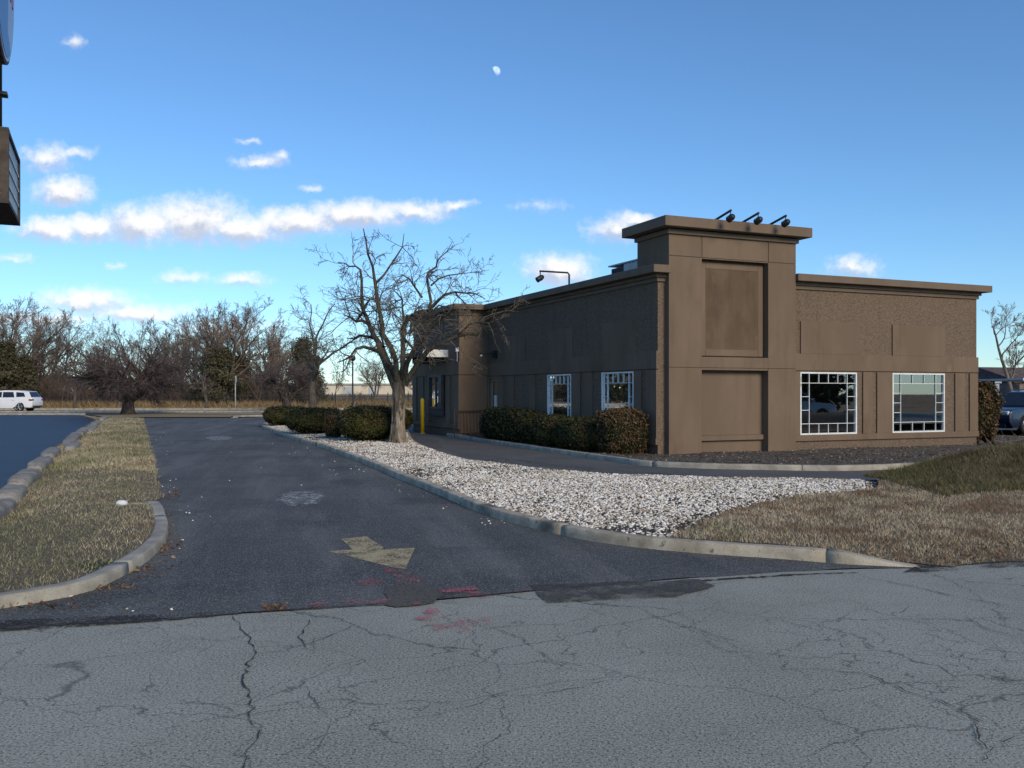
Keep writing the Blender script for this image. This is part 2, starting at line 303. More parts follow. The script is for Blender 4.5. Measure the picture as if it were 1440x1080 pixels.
def glass_mat(name='window_glass', tintc=(0.72, 0.80, 0.80), f=1.0):
    m = bpy.data.materials.new(name); m.use_nodes = True
    t = m.node_tree; t.nodes.clear()
    fr = N(t, 'ShaderNodeFresnel', {'IOR': 1.6})
    tr = N(t, 'ShaderNodeBsdfTransparent', {'Color': c4(tintc)})
    gl = N(t, 'ShaderNodeBsdfGlossy', {'Color': (0.9, 0.95, 1, 1), 'Roughness': 0.012})
    s = N(t, 'ShaderNodeMixShader', {0: M(t, 'MULTIPLY_ADD', fr.outputs[0], 1.4 * f, 0.19, clamp=True), 1: tr.outputs[0], 2: gl.outputs[0]})
    N(t, 'ShaderNodeOutputMaterial', {0: s.outputs[0]})
    return m
MT['glass'] = glass_mat()
MT['carglass'] = mat('car_glass', ((0.012, 0.014, 0.017), (0.018, 0.02, 0.024)), 3, rough=0.08, spec=0.7)
def carpaint(name, c):
    m = mat(name, (c, [x * 0.94 for x in c]), 1.5, rough=0.28, spec=0.5)
    b = [n for n in m.node_tree.nodes if n.type == 'BSDF_PRINCIPLED'][0]
    b.inputs['Coat Weight'].default_value = 0.6; b.inputs['Coat Roughness'].default_value = 0.06
    return m
MT['carwhite'] = carpaint('white_car_paint', (0.74, 0.75, 0.77))
MT['carsilver'] = carpaint('silver_car_paint', (0.42, 0.43, 0.44))
MT['carnavy'] = carpaint('navy_car_paint', (0.012, 0.022, 0.055))
MT['tyre'] = mat('tyre_rubber', ((0.012, 0.012, 0.013), (0.022, 0.022, 0.023)), 20, rough=0.9)
MT['rim'] = mat('alloy', ((0.30, 0.31, 0.33), (0.42, 0.43, 0.45)), 5, rough=0.35, metal=0.8)
MT['lamp'] = mat('lamp_lens', ((0.55, 0.58, 0.62), (0.75, 0.78, 0.80)), 9, rough=0.15, spec=0.6)
MT['taillamp'] = mat('red_lens', ((0.20, 0.012, 0.014), (0.28, 0.02, 0.02)), 9, rough=0.2, spec=0.6)

# ------------------------------------------------------------------ object helpers
def link(o): C.objects.link(o); return o
def tag(o, label=None, cat=None, group=None, kind=None):
    for k, v in (('label', label), ('category', cat), ('group', group), ('kind', kind)):
        if v: o[k] = v
    return o
def empty(name, loc=(0, 0, 0), rz=0.0, label=None, cat=None, group=None):
    o = link(bpy.data.objects.new(name, None)); o.location = loc; o.rotation_euler = (0, 0, rz); o.empty_display_size = 0.2
    return tag(o, label, cat, group)
def np_mesh(name, V, Fc, m, parent=None, smooth=False, mats=None, midx=None):
    V = np.asarray(V, dtype=np.float32).reshape(-1, 3); Fc = np.asarray(Fc, dtype=np.int32)
    me = bpy.data.meshes.new(name)
    k = Fc.shape[1]
    me.vertices.add(len(V)); me.vertices.foreach_set('co', V.ravel())
    me.loops.add(Fc.size); me.loops.foreach_set('vertex_index', Fc.ravel())
    me.polygons.add(len(Fc)); me.polygons.foreach_set('loop_start', np.arange(0, Fc.size, k, dtype=np.int32))
    for mm in (mats or [m]): me.materials.append(mm)
    if midx is not None: me.polygons.foreach_set('material_index', np.asarray(midx, dtype=np.int32))
    if smooth: me.polygons.foreach_set('use_smooth', np.ones(len(Fc), dtype=bool))
    me.update(calc_edges=True); me.validate()
    o = link(bpy.data.objects.new(name, me)); o.parent = parent
    return o
def bm_obj(name, bm, m, parent=None, smooth=False, bevel=0.0):
    if bevel: bmesh.ops.bevel(bm, geom=[e for e in bm.edges], offset=bevel, segments=1, affect='EDGES', clamp_overlap=True)
    bmesh.ops.recalc_face_normals(bm, faces=bm.faces)
    me = bpy.data.meshes.new(name); bm.to_mesh(me); bm.free()
    for mm in (m if isinstance(m, list) else [m]): me.materials.append(mm)
    if smooth:
        for p in me.polygons: p.use_smooth = True
    o = link(bpy.data.objects.new(name, me)); o.parent = parent
    return o
def box(bm, x0, x1, y0, y1, z0, z1):
    v = [bm.verts.new((x, y, z)) for z in (z0, z1) for y in (y0, y1) for x in (x0, x1)]
    for f in ((0, 2, 3, 1), (4, 5, 7, 6), (0, 1, 5, 4), (2, 6, 7, 3), (0, 4, 6, 2), (1, 3, 7, 5)): bm.faces.new([v[i] for i in f])
    return v
def boxes(name, L, m, parent=None, bevel=0.0):
    bm = bmesh.new()
    for b in L: box(bm, *b)
    return bm_obj(name, bm, m, parent, bevel=bevel)
def tubes_np(polys, sides):
    """polys: list of (points, radii); returns verts and quads of open tapered tubes"""
    groups = {}
    for p, r in polys: groups.setdefault(len(p), []).append((p, r))
    VV, FF, off = [], [], 0
    ang = np.arange(sides) * 2 * math.pi / sides
    for n, g in groups.items():
        P_ = np.array([x[0] for x in g], dtype=np.float64); r_ = np.array([x[1] for x in g], dtype=np.float64)
        T = np.gradient(P_, axis=1); T /= np.linalg.norm(T, axis=2, keepdims=True) + 1e-9
        ref = np.array([0.31, 0.17, 0.12]); ref = np.where((np.abs(T @ (ref / np.linalg.norm(ref))) > 0.9)[..., None], np.array([1.0, -0.4, 0.2]), ref)
        A = np.cross(T, ref); A /= np.linalg.norm(A, axis=2, keepdims=True) + 1e-9
        B = np.cross(T, A)
        ring = P_[:, :, None, :] + r_[:, :, None, None] * (np.cos(ang)[None, None, :, None] * A[:, :, None, :] + np.sin(ang)[None, None, :, None] * B[:, :, None, :])
        m_ = len(g)
        idx = off + np.arange(m_ * n * sides).reshape(m_, n, sides)
        a = idx[:, :-1, :]; b = np.roll(a, -1, axis=2); d = idx[:, 1:, :]; c = np.roll(d, -1, axis=2)
        FF.append(np.stack([a, b, c, d], axis=-1).reshape(-1, 4)); VV.append(ring.reshape(-1, 3)); off += m_ * n * sides
    return np.concatenate(VV), np.concatenate(FF)
def tube_obj(name, polys, sides, m, parent=None, smooth=True):
    V, Q = tubes_np(polys, sides); return np_mesh(name, V, Q, m, parent, smooth)
def tube_caps(name, pts, r, m, parent=None, sides=10):
    rr = [r] * len(pts) if not isinstance(r, (list, tuple)) else list(r)
    pts = [Vector(p) for p in pts]
    d0 = (pts[0] - pts[1]).normalized() * 0.001; d1 = (pts[-1] - pts[-2]).normalized() * 0.001
    return tube_obj(name, [([pts[0] + d0] + pts + [pts[-1] + d1], [1e-4] + rr + [1e-4])], sides, m, parent, True)
def copy_tree(o, parent=None):
    c = link(o.copy()); c.parent = parent
    for ch in list(o.children):
        copy_tree(ch, c)
    return c

def G(u, v, z=0.0):
    Y = F * (CAM_H - z) / (v - 552.0); return Vector(((u - 720) / F * Y, Y, z))
def at(u, v, Y): return Vector(((u - 720) / F * Y, Y, CAM_H - (v - 552) / F * Y))
def catmull(pts, step=0.25):
    pts = [Vector(p) for p in pts]; out = []
    ext = [pts[0] * 2 - pts[1]] + pts + [pts[-1] * 2 - pts[-2]]
    for i in range(1, len(ext) - 2):
        p0, p1, p2, p3 = ext[i - 1:i + 3]
        n = max(1, int((p2 - p1).length / step))
        for k in range(n):
            t = k / n
            out.append(0.5 * ((2 * p1) + (p2 - p0) * t + (2 * p0 - 5 * p1 + 4 * p2 - p3) * t * t + (3 * p1 - p0 - 3 * p2 + p3) * t ** 3))
    out.append(pts[-1]); return out
def sheet(name, pts, z, m, kind='structure'):
    bm = bmesh.new(); vs = [bm.verts.new((p[0], p[1], z)) for p in pts]; f = bm.faces.new(vs)
    bmesh.ops.triangulate(bm, faces=[f])
    for f in bm.faces:
        f.normal_update()
        if f.normal.z < 0: f.normal_flip()
    me = bpy.data.meshes.new(name); bm.to_mesh(me); bm.free(); me.materials.append(m)
    o = link(bpy.data.objects.new(name, me)); return tag(o, kind=kind)
def inside(px, py, poly):
    x = np.asarray(px); y = np.asarray(py); c = np.zeros(x.shape, bool); n = len(poly)
    for i in range(n):
        x1, y1 = poly[i][0], poly[i][1]; x2, y2 = poly[(i + 1) % n][0], poly[(i + 1) % n][1]
        if y1 == y2: continue
        k = ((y1 > y) != (y2 > y)) & (x < (x2 - x1) * (y - y1) / (y2 - y1) + x1); c ^= k
    return c
def edge_dist(px, py, line):
    d = np.full(np.shape(px), 1e9)
    for (a, b) in zip(line[:-1], line[1:]):
        ax, ay, bx, by = a[0], a[1], b[0], b[1]; L = (bx - ax) ** 2 + (by - ay) ** 2 + 1e-9
        t = np.clip(((px - ax) * (bx - ax) + (py - ay) * (by - ay)) / L, 0, 1)
        d = np.minimum(d, np.hypot(px - ax - t * (bx - ax), py - ay - t * (by - ay)))
    return d
def terrain(name, poly, hfun, m, spacing=0.4, seed=1, kind='structure'):
    rng = np.random.default_rng(seed)
    poly = [Vector((p[0], p[1])) for p in poly]
    xs = [p.x for p in poly]; ys = [p.y for p in poly]
    gx, gy = np.meshgrid(np.arange(min(xs), max(xs), spacing), np.arange(min(ys), max(ys), spacing))
    gx = gx.ravel() + rng.uniform(-.15, .15, gx.size) * spacing; gy = gy.ravel() + rng.uniform(-.15, .15, gy.size) * spacing
    k = inside(gx, gy, poly) & (edge_dist(gx, gy, poly + poly[:1]) > spacing * 0.35)
    pts = list(poly) + [Vector((a, b)) for a, b in zip(gx[k], gy[k])]
    n = len(poly)
    v, e, f, *_ = delaunay_2d_cdt(pts, [(i, (i + 1) % n) for i in range(n)], [list(range(n))], 1, 1e-5)
    X = np.array([p.x for p in v]); Y = np.array([p.y for p in v]); Z = hfun(X, Y)
    me = bpy.data.meshes.new(name); me.from_pydata(np.stack([X, Y, Z], 1).tolist(), [], f); me.materials.append(m)
    me.update()
    if me.polygons and me.polygons[0].normal.z < 0: me.flip_normals()
    for p in me.polygons: p.use_smooth = True
    o = link(bpy.data.objects.new(name, me)); return tag(o, kind=kind)
def sstep(x, a, b):
    t = np.clip((x - a) / (b - a), 0, 1); return t * t * (3 - 2 * t)
def lump(x, y, s, seed):
    r = np.random.default_rng(seed); z = 0
    for k in range(7):
        a = r.uniform(0, 6.28); f = s * (0.6 + 0.35 * k); z = z + np.sin(f * (x * math.cos(a) + y * math.sin(a)) + r.uniform(0, 6.28)) / (1 + 0.5 * k)
    return z / 3

def kerb(name, pts, width, h, m, side=1, taper0=0.0, taper1=0.0, joint=3.0, top_w=None, seed=0, z0=0.0):
    """pts: outer foot of the kerb; the body lies to `side` (1 = left of travel)"""
    line = catmull([(p[0], p[1], 0) for p in pts], 0.22)
    s = [0.0]
    for a, b in zip(line[:-1], line[1:]): s.append(s[-1] + (b - a).length)
    total = s[-1]; rng = random.Random(seed)
    stations = []
    js = [k * joint + rng.uniform(-.2, .2) for k in range(1, int(total / joint) + 1)]
    for p, d in zip(line, s): stations.append((d, 0))
    for j in js:
        if 0.3 < j < total - 0.3: stations += [(j - 0.012, 0), (j - 0.008, 1), (j + 0.008, 1), (j + 0.012, 0)]
    stations.sort()
    V, Q = [], []
    def point(d):
        d = min(max(d, 0), total); i = 0
        while i < len(s) - 2 and s[i + 1] < d: i += 1
        t = (d - s[i]) / max(1e-6, s[i + 1] - s[i]); return line[i].lerp(line[i + 1], t), (line[min(i + 2, len(line) - 1)] - line[max(i - 1, 0)]).normalized()
    prof = [(0.0, -0.04), (0.006, 0.45), (0.010, 0.86), (0.020, 0.97), (0.036, 1.0), (width - 0.03, 1.0), (width, 0.93), (width, -0.04)]
    n = len(prof)
    for (d, pinch) in stations:
        p, t = point(d); nrm = Vector((-t.y, t.x, 0)) * side
        k = 1.0
        if taper0 and d < taper0: k = min(k, d / taper0)
        if taper1 and total - d < taper1: k = min(k, (total - d) / taper1)
        k = max(k, 0.02); k = k * k * (3 - 2 * k) if k < 1 else 1
        wob = 0.006 * math.sin(d * 2.1 + seed) + 0.004 * math.sin(d * 5.3)
        for (o, z) in prof:
            zz = z * h * k if z > 0 else z
            if pinch and z > 0: o = o + (0.016 if o < width / 2 else -0.01); zz -= 0.014
            q = p + nrm * (o + wob); V.append((q.x, q.y, zz + z0 + rng.uniform(-.002, .002)))
    m_ = len(stations)
    for i in range(m_ - 1):
        for j in range(n - 1):
            a = i * n + j; Q.append((a, a + 1, a + n + 1, a + n))
    Q.append((0, 3, 4, 7)); 
    o = np_mesh(name, V, Q, m); 
    bm = bmesh.new(); bm.from_mesh(o.data); bmesh.ops.recalc_face_normals(bm, faces=bm.faces); bm.to_mesh(o.data); bm.free()
    return tag(o, kind='structure')

rng = np.random.default_rng(7)
def blades(name, X, Y, Z, hmin, hmax, w, m, seed, label=None, cat=None, kind='stuff'):
    r = np.random.default_rng(seed); n = len(X)
    a = r.uniform(0, 2 * math.pi, n); h = r.uniform(hmin, hmax, n); lean = r.uniform(0.1, 1.6, n) * h; b = r.uniform(0, 2 * math.pi, n)
    ww = w * r.uniform(0.6, 1.3, n)
    V = np.empty((n, 3, 3)); V[:, 0, 0] = X - np.cos(a) * ww / 2; V[:, 0, 1] = Y - np.sin(a) * ww / 2; V[:, 0, 2] = Z - 0.01
    V[:, 1, 0] = X + np.cos(a) * ww / 2; V[:, 1, 1] = Y + np.sin(a) * ww / 2; V[:, 1, 2] = Z - 0.01
    V[:, 2, 0] = X + np.cos(b) * lean; V[:, 2, 1] = Y + np.sin(b) * lean; V[:, 2, 2] = Z + h
    o = np_mesh(name, V, np.arange(n * 3).reshape(n, 3), m); return tag(o, label, cat, kind=kind)
ICO_V, ICO_F = None, None
def ico():
    global ICO_V, ICO_F
    if ICO_V is None:
        bm = bmesh.new(); bmesh.ops.create_icosphere(bm, subdivisions=1, radius=1.0)
        bm.verts.ensure_lookup_table()
        ICO_V = np.array([v.co[:] for v in bm.verts]); ICO_F = np.array([[v.index for v in f.verts] for f in bm.faces]); bm.free()
    return ICO_V, ICO_F
def stones(name, X, Y, Z, smin, smax, m, seed, kind='stuff', flat=0.65):
    r = np.random.default_rng(seed); n = len(X); V0, F0 = ico(); k = len(V0)
    size = r.uniform(smin, smax, n) * np.exp(r.normal(0, .22, n))
    sc = size[:, None] * np.stack([r.uniform(.75, 1.25, n), r.uniform(.75, 1.25, n), r.uniform(flat * .7, flat * 1.3, n)], 1)
    V = V0[None] * (1 + r.uniform(-.28, .22, (n, k, 1))) * sc[:, None, :]
    a = r.uniform(0, 2 * math.pi, n); t = r.normal(0, .35, n)
    ca, sa, ct, st = np.cos(a)[:, None], np.sin(a)[:, None], np.cos(t)[:, None], np.sin(t)[:, None]
    x, y, z = V[..., 0], V[..., 1], V[..., 2]
    y, z = y * ct - z * st, y * st + z * ct
    x, y = x * ca - y * sa, x * sa + y * ca
    V = np.stack([x + X[:, None], y + Y[:, None], z + Z[:, None] + (size * flat * .55)[:, None]], -1)
    Fc = (F0[None] + (np.arange(n) * k)[:, None, None]).reshape(-1, 3)
    o = np_mesh(name, V, Fc, m); return tag(o, kind=kind)
def scatter(poly, n, seed):
    r = np.random.default_rng(seed); xs = [p[0] for p in poly]; ys = [p[1] for p in poly]
    X = r.uniform(min(xs), max(xs), n); Y = r.uniform(min(ys), max(ys), n); k = inside(X, Y, poly); return X[k], Y[k]

# ================================================================== THE GROUND
e_ = Vector((1290, 558)).normalized(); s_ = Vector((-e_.y, e_.x))          # along the shop front / into its depth
COR = Vector((3.62, 22.78))                                                # front corner of the building
BANG = math.atan2(e_.y, e_.x)
def B(x, y, z=0.0): p = COR + e_ * x + s_ * y; return Vector((p.x, p.y, z))
def g2(L): return [G(u, v).to_2d() for u, v in L]

sheet('ground', [(-900, -300), (900, -300), (900, 3500), (-900, 3500)], -0.30, MT['field'])
gutter = g2([(0, 883), (100, 878), (220, 872), (340, 863), (440, 857), (540, 851), (640, 842), (745, 832), (880, 820), (1000, 811), (1100, 804), (1215, 800), (1300, 799), (1440, 789)])
gl = [Vector((-60, -12)), Vector((-20, 1.2)), Vector((-9, 4.5))] + gutter + [Vector((8, 9.9)), Vector((20, 14.2)), Vector((60, 28))]
sheet('road', gl + [Vector((60, -30)), Vector((-60, -30))], 0.0, MT['road'])
# driveway and the paved lot it opens into (laid over the edge of the road)
rg = random.Random(3)
def ragged(L, amp, step=0.25):
    out = []
    for a, b in zip(L[:-1], L[1:]):
        n = max(1, int((b - a).length / step))
        for k in range(n): out.append(a.lerp(b, k / n) + Vector((rg.uniform(-amp, amp), rg.uniform(-amp, amp))))
    out.append(L[-1]); return out
FARY = 59.0
sheet('driveway', ragged(gl[2:-1], 0.03) + [Vector((20, 15)), Vector((12, 20)), Vector((4, 20)), Vector((-1, 30)), Vector((-3, 64)), Vector((-16, 64)), Vector((-17.8, 60)), Vector((-25, 60)), Vector((-28, 62)), Vector((-30, 58)), Vector((-12, 12))], 0.004, MT['drive'])
lane_poly = [Vector((-4, 60)), Vector((-2.5, 36)), Vector((-2, 26)), Vector((1, 20)), Vector((5.5, 15.4)), Vector((40, 30)), Vector((40, 44)), Vector((9, 21)), Vector((3.5, 21.5)), Vector((0.5, 28)), Vector((-1.0, 33)), Vector((-3, 40)), Vector((-5, 60))]
sheet('drive_through_lane', lane_poly, 0.008, MT['lane'])
lot_edge = g2([(-330, 900), (-200, 800), (-120, 755), (-50, 715), (8, 684), (24, 670), (48, 648), (65, 634), (85, 622), (100, 611), (112, 603), (122, 597), (132, 591), (146, 585)])
sheet('parking_lot', lot_edge + [Vector((-30.2, 66)), Vector((-120, 66)), Vector((-120, 0)), Vector((-20, 3))], 0.006, MT['lot'])
sheet('side_parking_lot', [B(11.5, 26), B(11.5, 1.5), Vector((16, 23)), Vector((90, 50)), Vector((90, 95)), Vector((5, 95))], 0.002, MT['rlot'])

# far road, its verges and the field behind
sheet('far_road', [(-160, 70), (160, 76), (160, 88), (-160, 81.5)], -0.004, MT['farroad'])
def hf(x, y): return -0.10 + 0.9 * sstep(y, 100, 240) + 0.06 * lump(x, y, 0.12, 4)
terrain('field', [(-170, 82.2), (170, 88.6), (190, 330), (-190, 330)], hf, MT['field'], 5.0, 2)
terrain('verge', [(-160, 65.5), (-30.4, 65.5), (-25.8, 58.2), (-17.5, 57.6), (-16.0, 59.8), (-4, 61), (160, 68), (160, 75), (-160, 69)], lambda x, y: 0.05 + 0.02 * lump(x, y, 1, 5), MT['field'], 1.6, 3)
kerb('kerb', [(-120, 65.35), (-60, 65.35), (-30.4, 65.4)], 0.22, 0.13, MT['concrete'], 1, joint=6, seed=5)
kerb('kerb', [(-17.4, 57.4), (-16.0, 59.6), (-4, 60.8), (8, 61.4)], 0.22, 0.13, MT['concrete'], 1, joint=6, seed=6)
kerb('kerb', [(-160, 81.6), (-60, 83.6), (0, 84.9), (160, 88.1)], 0.25, 0.15, MT['concrete'], 1, joint=8, seed=7)
kerb('kerb', [(-160, 69.4), (0, 72.4), (160, 75.4)], 0.25, 0.15, MT['concrete'], 1, joint=8, seed=8)

# ------------------------------------------------ left island
lk = g2([(-330, 905), (-180, 880), (-80, 868), (0, 857), (60, 847), (130, 831), (190, 802), (222, 778), (235, 757), (236, 738), (228, 718), (216, 709)])
kerb('kerb', [(p.x, p.y) for p in lk], 0.16, 0.098, MT['concrete'], 1, taper1=0.35, seed=1)
lin = [p.copy() for p in lk]
grass_edge = g2([(229, 700), (227, 684), (222, 665), (217, 648), (213, 632), (209, 616), (206, 604), (203, 594), (201, 588)])
grass_edge = ragged(grass_edge, 0.05, 0.4)
inner = []
cl = catmull([(p.x, p.y, 0) for p in lk], 0.3)
for i, p in enumerate(cl):
    t = (cl[min(i + 1, len(cl) - 1)] - cl[max(i - 1, 0)]).normalized(); inner.append((p + Vector((-t.y, t.x, 0)) * 0.15).to_2d())
ledge = [p + Vector((0.16, 0.05)) for p in reversed(lot_edge)]
isl = inner + grass_edge + [Vector((-25.9, 58.0)), Vector((-30.2, 64.0))] + ledge[1:]
unk = [inner[-1]] + grass_edge + [Vector((-25.9, 58.0)), Vector((-30.2, 64.0))] + ledge
def h_left(x, y):
    d = edge_dist(x, y, unk); return 0.012 + 0.083 * sstep(d, 0.0, 0.9) + 0.02 * lump(x, y, 1.1, 11) * sstep(d, 0.1, 0.6)
terrain('lawn', isl, h_left, MT['turf'], 0.35, 3)
near = [p for p in isl]
X, Y = scatter(isl, 1500000, 21); keep = np.random.default_rng(1).uniform(size=X.size) < np.clip(14.0 / np.maximum(Y, 1), 0.16, 1.0) ** 1.8
keep &= (X > -0.62 * Y - 1.5)
X, Y = X[keep], Y[keep]
w = np.where(Y < 18, 1, 0).astype(bool)
blades('grass', X[w], Y[w], h_left(X[w], Y[w]), 0.010, 0.048, 0.009, MT['blade'], 31, 'short straw coloured winter grass on the island', 'grass')
blades('grass', X[~w], Y[~w], h_left(X[~w], Y[~w]), 0.025, 0.08, 0.022, MT['blade'], 32, 'short straw coloured winter grass on the island', 'grass')

# ------------------------------------------------ centre island: white gravel, hedges, brown lawn, mound
ck = g2([(376, 596), (368, 601), (395, 612), (423, 622), (450, 629), (479, 640), (520, 656), (560, 674), (608, 693), (655, 714), (700, 730), (755, 745), (817, 759), (870, 767), (930, 774), (1000, 780), (1087, 786), (1185, 794), (1250, 797), (1300, 799)])
kerb('kerb', [(p.x, p.y) for p in ck], 0.17, 0.115, MT['kerbdark'], 1, taper1=0.8, seed=2)
cl = catmull([(p.x, p.y, 0) for p in ck], 0.3); cin = []
for i, p in enumerate(cl):
    t = (cl[min(i + 1, len(cl) - 1)] - cl[max(i - 1, 0)]).normalized(); cin.append((p + Vector((-t.y, t.x, 0)) * 0.16).to_2d())
lk2 = g2([(560, 596), (572, 603), (576, 611), (584, 624), (612, 637), (657, 651), (727, 661), (838, 672), (960, 677), (1080, 680), (1237, 682)])
lk2 += [Vector((9.5, 17.6)), Vector((20, 22.2))]
kerb('kerb', [(p.x, p.y) for p in lk2], 0.13, 0.10, MT['concrete'], -1, seed=3)
cl2 = catmull([(p.x, p.y, 0) for p in lk2], 0.3); lin2 = []
for i, p in enumerate(cl2):
    t = (cl2[min(i + 1, len(cl2) - 1)] - cl2[max(i - 1, 0)]).normalized(); lin2.append((p + Vector((t.y, -t.x, 0)) * 0.10).to_2d())
split_px = [(968, 757), (990, 748), (1030, 735), (1075, 723), (1120, 713), (1180, 708), (1236, 702), (1240, 688)]
split = ragged(g2(split_px), 0.05, 0.3)
def nearest(L, p): return min(range(len(L)), key=lambda i: (L[i] - p).length)
iA = nearest(cin, split[0]); iB = nearest(lin2, split[-1])
iS = nearest(cin, G(372, 600).to_2d())
gravel_poly = cin[iS:iA + 1] + split + list(reversed(lin2[:iB + 1]))
road_edge = g2([(1300, 799), (1340, 797), (1380, 793), (1440, 789)]) + [Vector((8, 9.9)), Vector((20, 14.2))]
lawn_poly = cin[iA:] + ragged(road_edge[1:], 0.06) + [Vector((24, 21))] + list(reversed(lin2[iB:])) + list(reversed(split))[1:-1]
def h_gravel(x, y):
    d = edge_dist(x, y, cin); return 0.090 + 0.03 * sstep(d, 0.1, 1.3) * sstep(y, 8, 14) * (1 - 0.4 * sstep(edge_dist(x, y, lin2), 1.2, 0.0)) + 0.018 * lump(x, y, 2.0, 8)
def h_lawn(x, y):
    d = edge_dist(x, y, road_edge)
    base = 0.01 + 0.10 * sstep(d, 0.0, 1.0) + 0.05 * sstep(y, 8.5, 12)
    cy = 15.0 + 0.30 * (x - 7); q = (y - cy)
    ridge = np.exp(-np.where(q < 0, (q / 1.55) ** 2, (q / 1.15) ** 2) ** 1.3)
    m_ = 0.50 * sstep(x, 5.6, 8.6) + 0.10 * sstep(x, 8.5, 12)
    return base + m_ * ridge + 0.02 * lump(x, y, 1.3, 9) + 0.035 * lump(x, y, 2.3, 19) * sstep(x, 5.6, 7.0) * ridge
terrain('gravel_bed', gravel_poly, h_gravel, MT['soil'], 0.45, 5)
terrain('lawn', lawn_poly, h_lawn, MT['turf'], 0.30, 6)
X, Y = scatter(gravel_poly, 680000, 41)
dn = np.clip(15.0 / np.maximum(Y, 1), 0.25, 1.0); cover = 0.5 + 0.5 * lump(X, Y, 1.0, 77)
dsp = edge_dist(X, Y, split)
keep = np.random.default_rng(2).uniform(size=X.size) < dn * np.where(cover + .25 * lump(X, Y, 4.0, 78) > 0.30, 1, 0.42) * sstep(dsp, -0.1, 0.6)
X, Y = X[keep], Y[keep]
stones('gravel', X, Y, h_gravel(X, Y) - 0.006, 0.008, 0.020, MT['stone'], 51)
X, Y = scatter(gravel_poly, 9000, 42); k = (edge_dist(X, Y, lin2) < 0.9) | (edge_dist(X, Y, split) < 0.6); X, Y = X[k], Y[k]
blades('weeds', X, Y, h_gravel(X, Y), 0.02, 0.07, 0.014, MT['blade_g'], 33, 'sparse green weeds at the edge of the white gravel', 'weeds')
X, Y = scatter(lawn_poly, 650000, 43)
keep = (X < 0.62 * Y + 1.5) & (np.random.default_rng(3).uniform(size=X.size) < np.clip(11.0 / np.maximum(Y, 1), 0.3, 1.0))
X, Y = X[keep], Y[keep]; Zl = h_lawn(X, Y)
cy = 15.0 + 0.30 * (X - 7)
mound = (sstep(X, 5.6, 6.6) * (Y > cy - 2.1 + 0.25 * lump(X, Y, 1.5, 3))) > 0.35
blades('grass', X[~mound], Y[~mound], Zl[~mound], 0.012, 0.052, 0.010, MT['blade_r'], 34, 'brown dormant grass between gravel and road', 'grass')
blades('grass', X[mound], Y[mound], Zl[mound], 0.03, 0.11, 0.016, MT['blade_g'], 35, 'darker green grass on the low mound', 'grass')

# ------------------------------------------------ planting bed along the building
bk = [G(u, v).to_2d() for u, v in [(628, 613.5), (650, 617), (671, 621), (704, 626), (740, 631.5), (775, 637), (810, 642), (865, 650), (900, 655), (960, 658.5), (1050, 661), (1200, 662.5), (1342, 656)]] + [Vector((13, 21.5)), Vector((20, 25))]
kerb('kerb', [(p.x, p.y) for p in bk], 0.15, 0.12, MT['concrete'], 1, seed=4)
cl3 = catmull([(p.x, p.y, 0) for p in bk], 0.3); bin_ = []
for i, p in enumerate(cl3):
    t = (cl3[min(i + 1, len(cl3) - 1)] - cl3[max(i - 1, 0)]).normalized(); bin_.append((p + Vector((-t.y, t.x, 0)) * 0.11).to_2d())
bed_poly = bin_ + [B(17, 4).to_2d(), B(11.2, 4).to_2d(), B(11.2, 0.3).to_2d(), B(0.3, 0.3).to_2d(), B(0.3, 11).to_2d(), B(-0.5, 11.4).to_2d()]
def h_bed(x, y): return 0.095 - 0.03 * sstep(edge_dist(x, y, bin_), 0.2, 1.2) + 0.022 * lump(x, y, 2.4, 14) + 0.012 * lump(x, y, 6.0, 15)
terrain('mulch_bed', bed_poly, h_bed, MT['mulch'], 0.22, 7)
X, Y = scatter(bed_poly, 12000, 44); k = (Y < 34); X, Y = X[k], Y[k]
r_ = np.random.default_rng(9)
def leaves(name, X, Y, Z, smin, smax, m, seed, lift=0.02, label=None, cat=None, kind='stuff', parent=None, normals=None, tilt=0.6):
    r = np.random.default_rng(seed); n = len(X); s = r.uniform(smin, smax, n)
    nrm = np.stack([r.normal(0, tilt, n), r.normal(0, tilt, n), np.ones(n)], 1) if normals is None else normals + r.normal(0, tilt, (n, 3))
    nrm /= np.linalg.norm(nrm, axis=1, keepdims=True)
    a = r.normal(size=(n, 3)); a -= nrm * np.sum(a * nrm, 1, keepdims=True); a /= np.linalg.norm(a, axis=1, keepdims=True); b = np.cross(nrm, a)
    c = np.stack([X, Y, Z], 1) + (0 if normals is not None else np.array([0, 0, 1.0]) * r.uniform(0, lift, (n, 1)))
    A = a * s[:, None]; Bv = b * (s * r.uniform(.35, .6, n))[:, None]
    V = np.stack([c - A, c + Bv, c + A, c - Bv], 1)
    o = np_mesh(name, V, np.arange(4 * n).reshape(n, 4), m, parent); return tag(o, label, cat, kind=kind)
leaves('mulch_chips', X, Y, h_bed(X, Y), 0.015, 0.045, mat('mulch_chip', ((0.08, 0.066, 0.054), (0.26, 0.22, 0.175)), 9, rnd=0.4), 61, 0.03, 'loose bark chips and dead leaves in the bed', 'mulch')
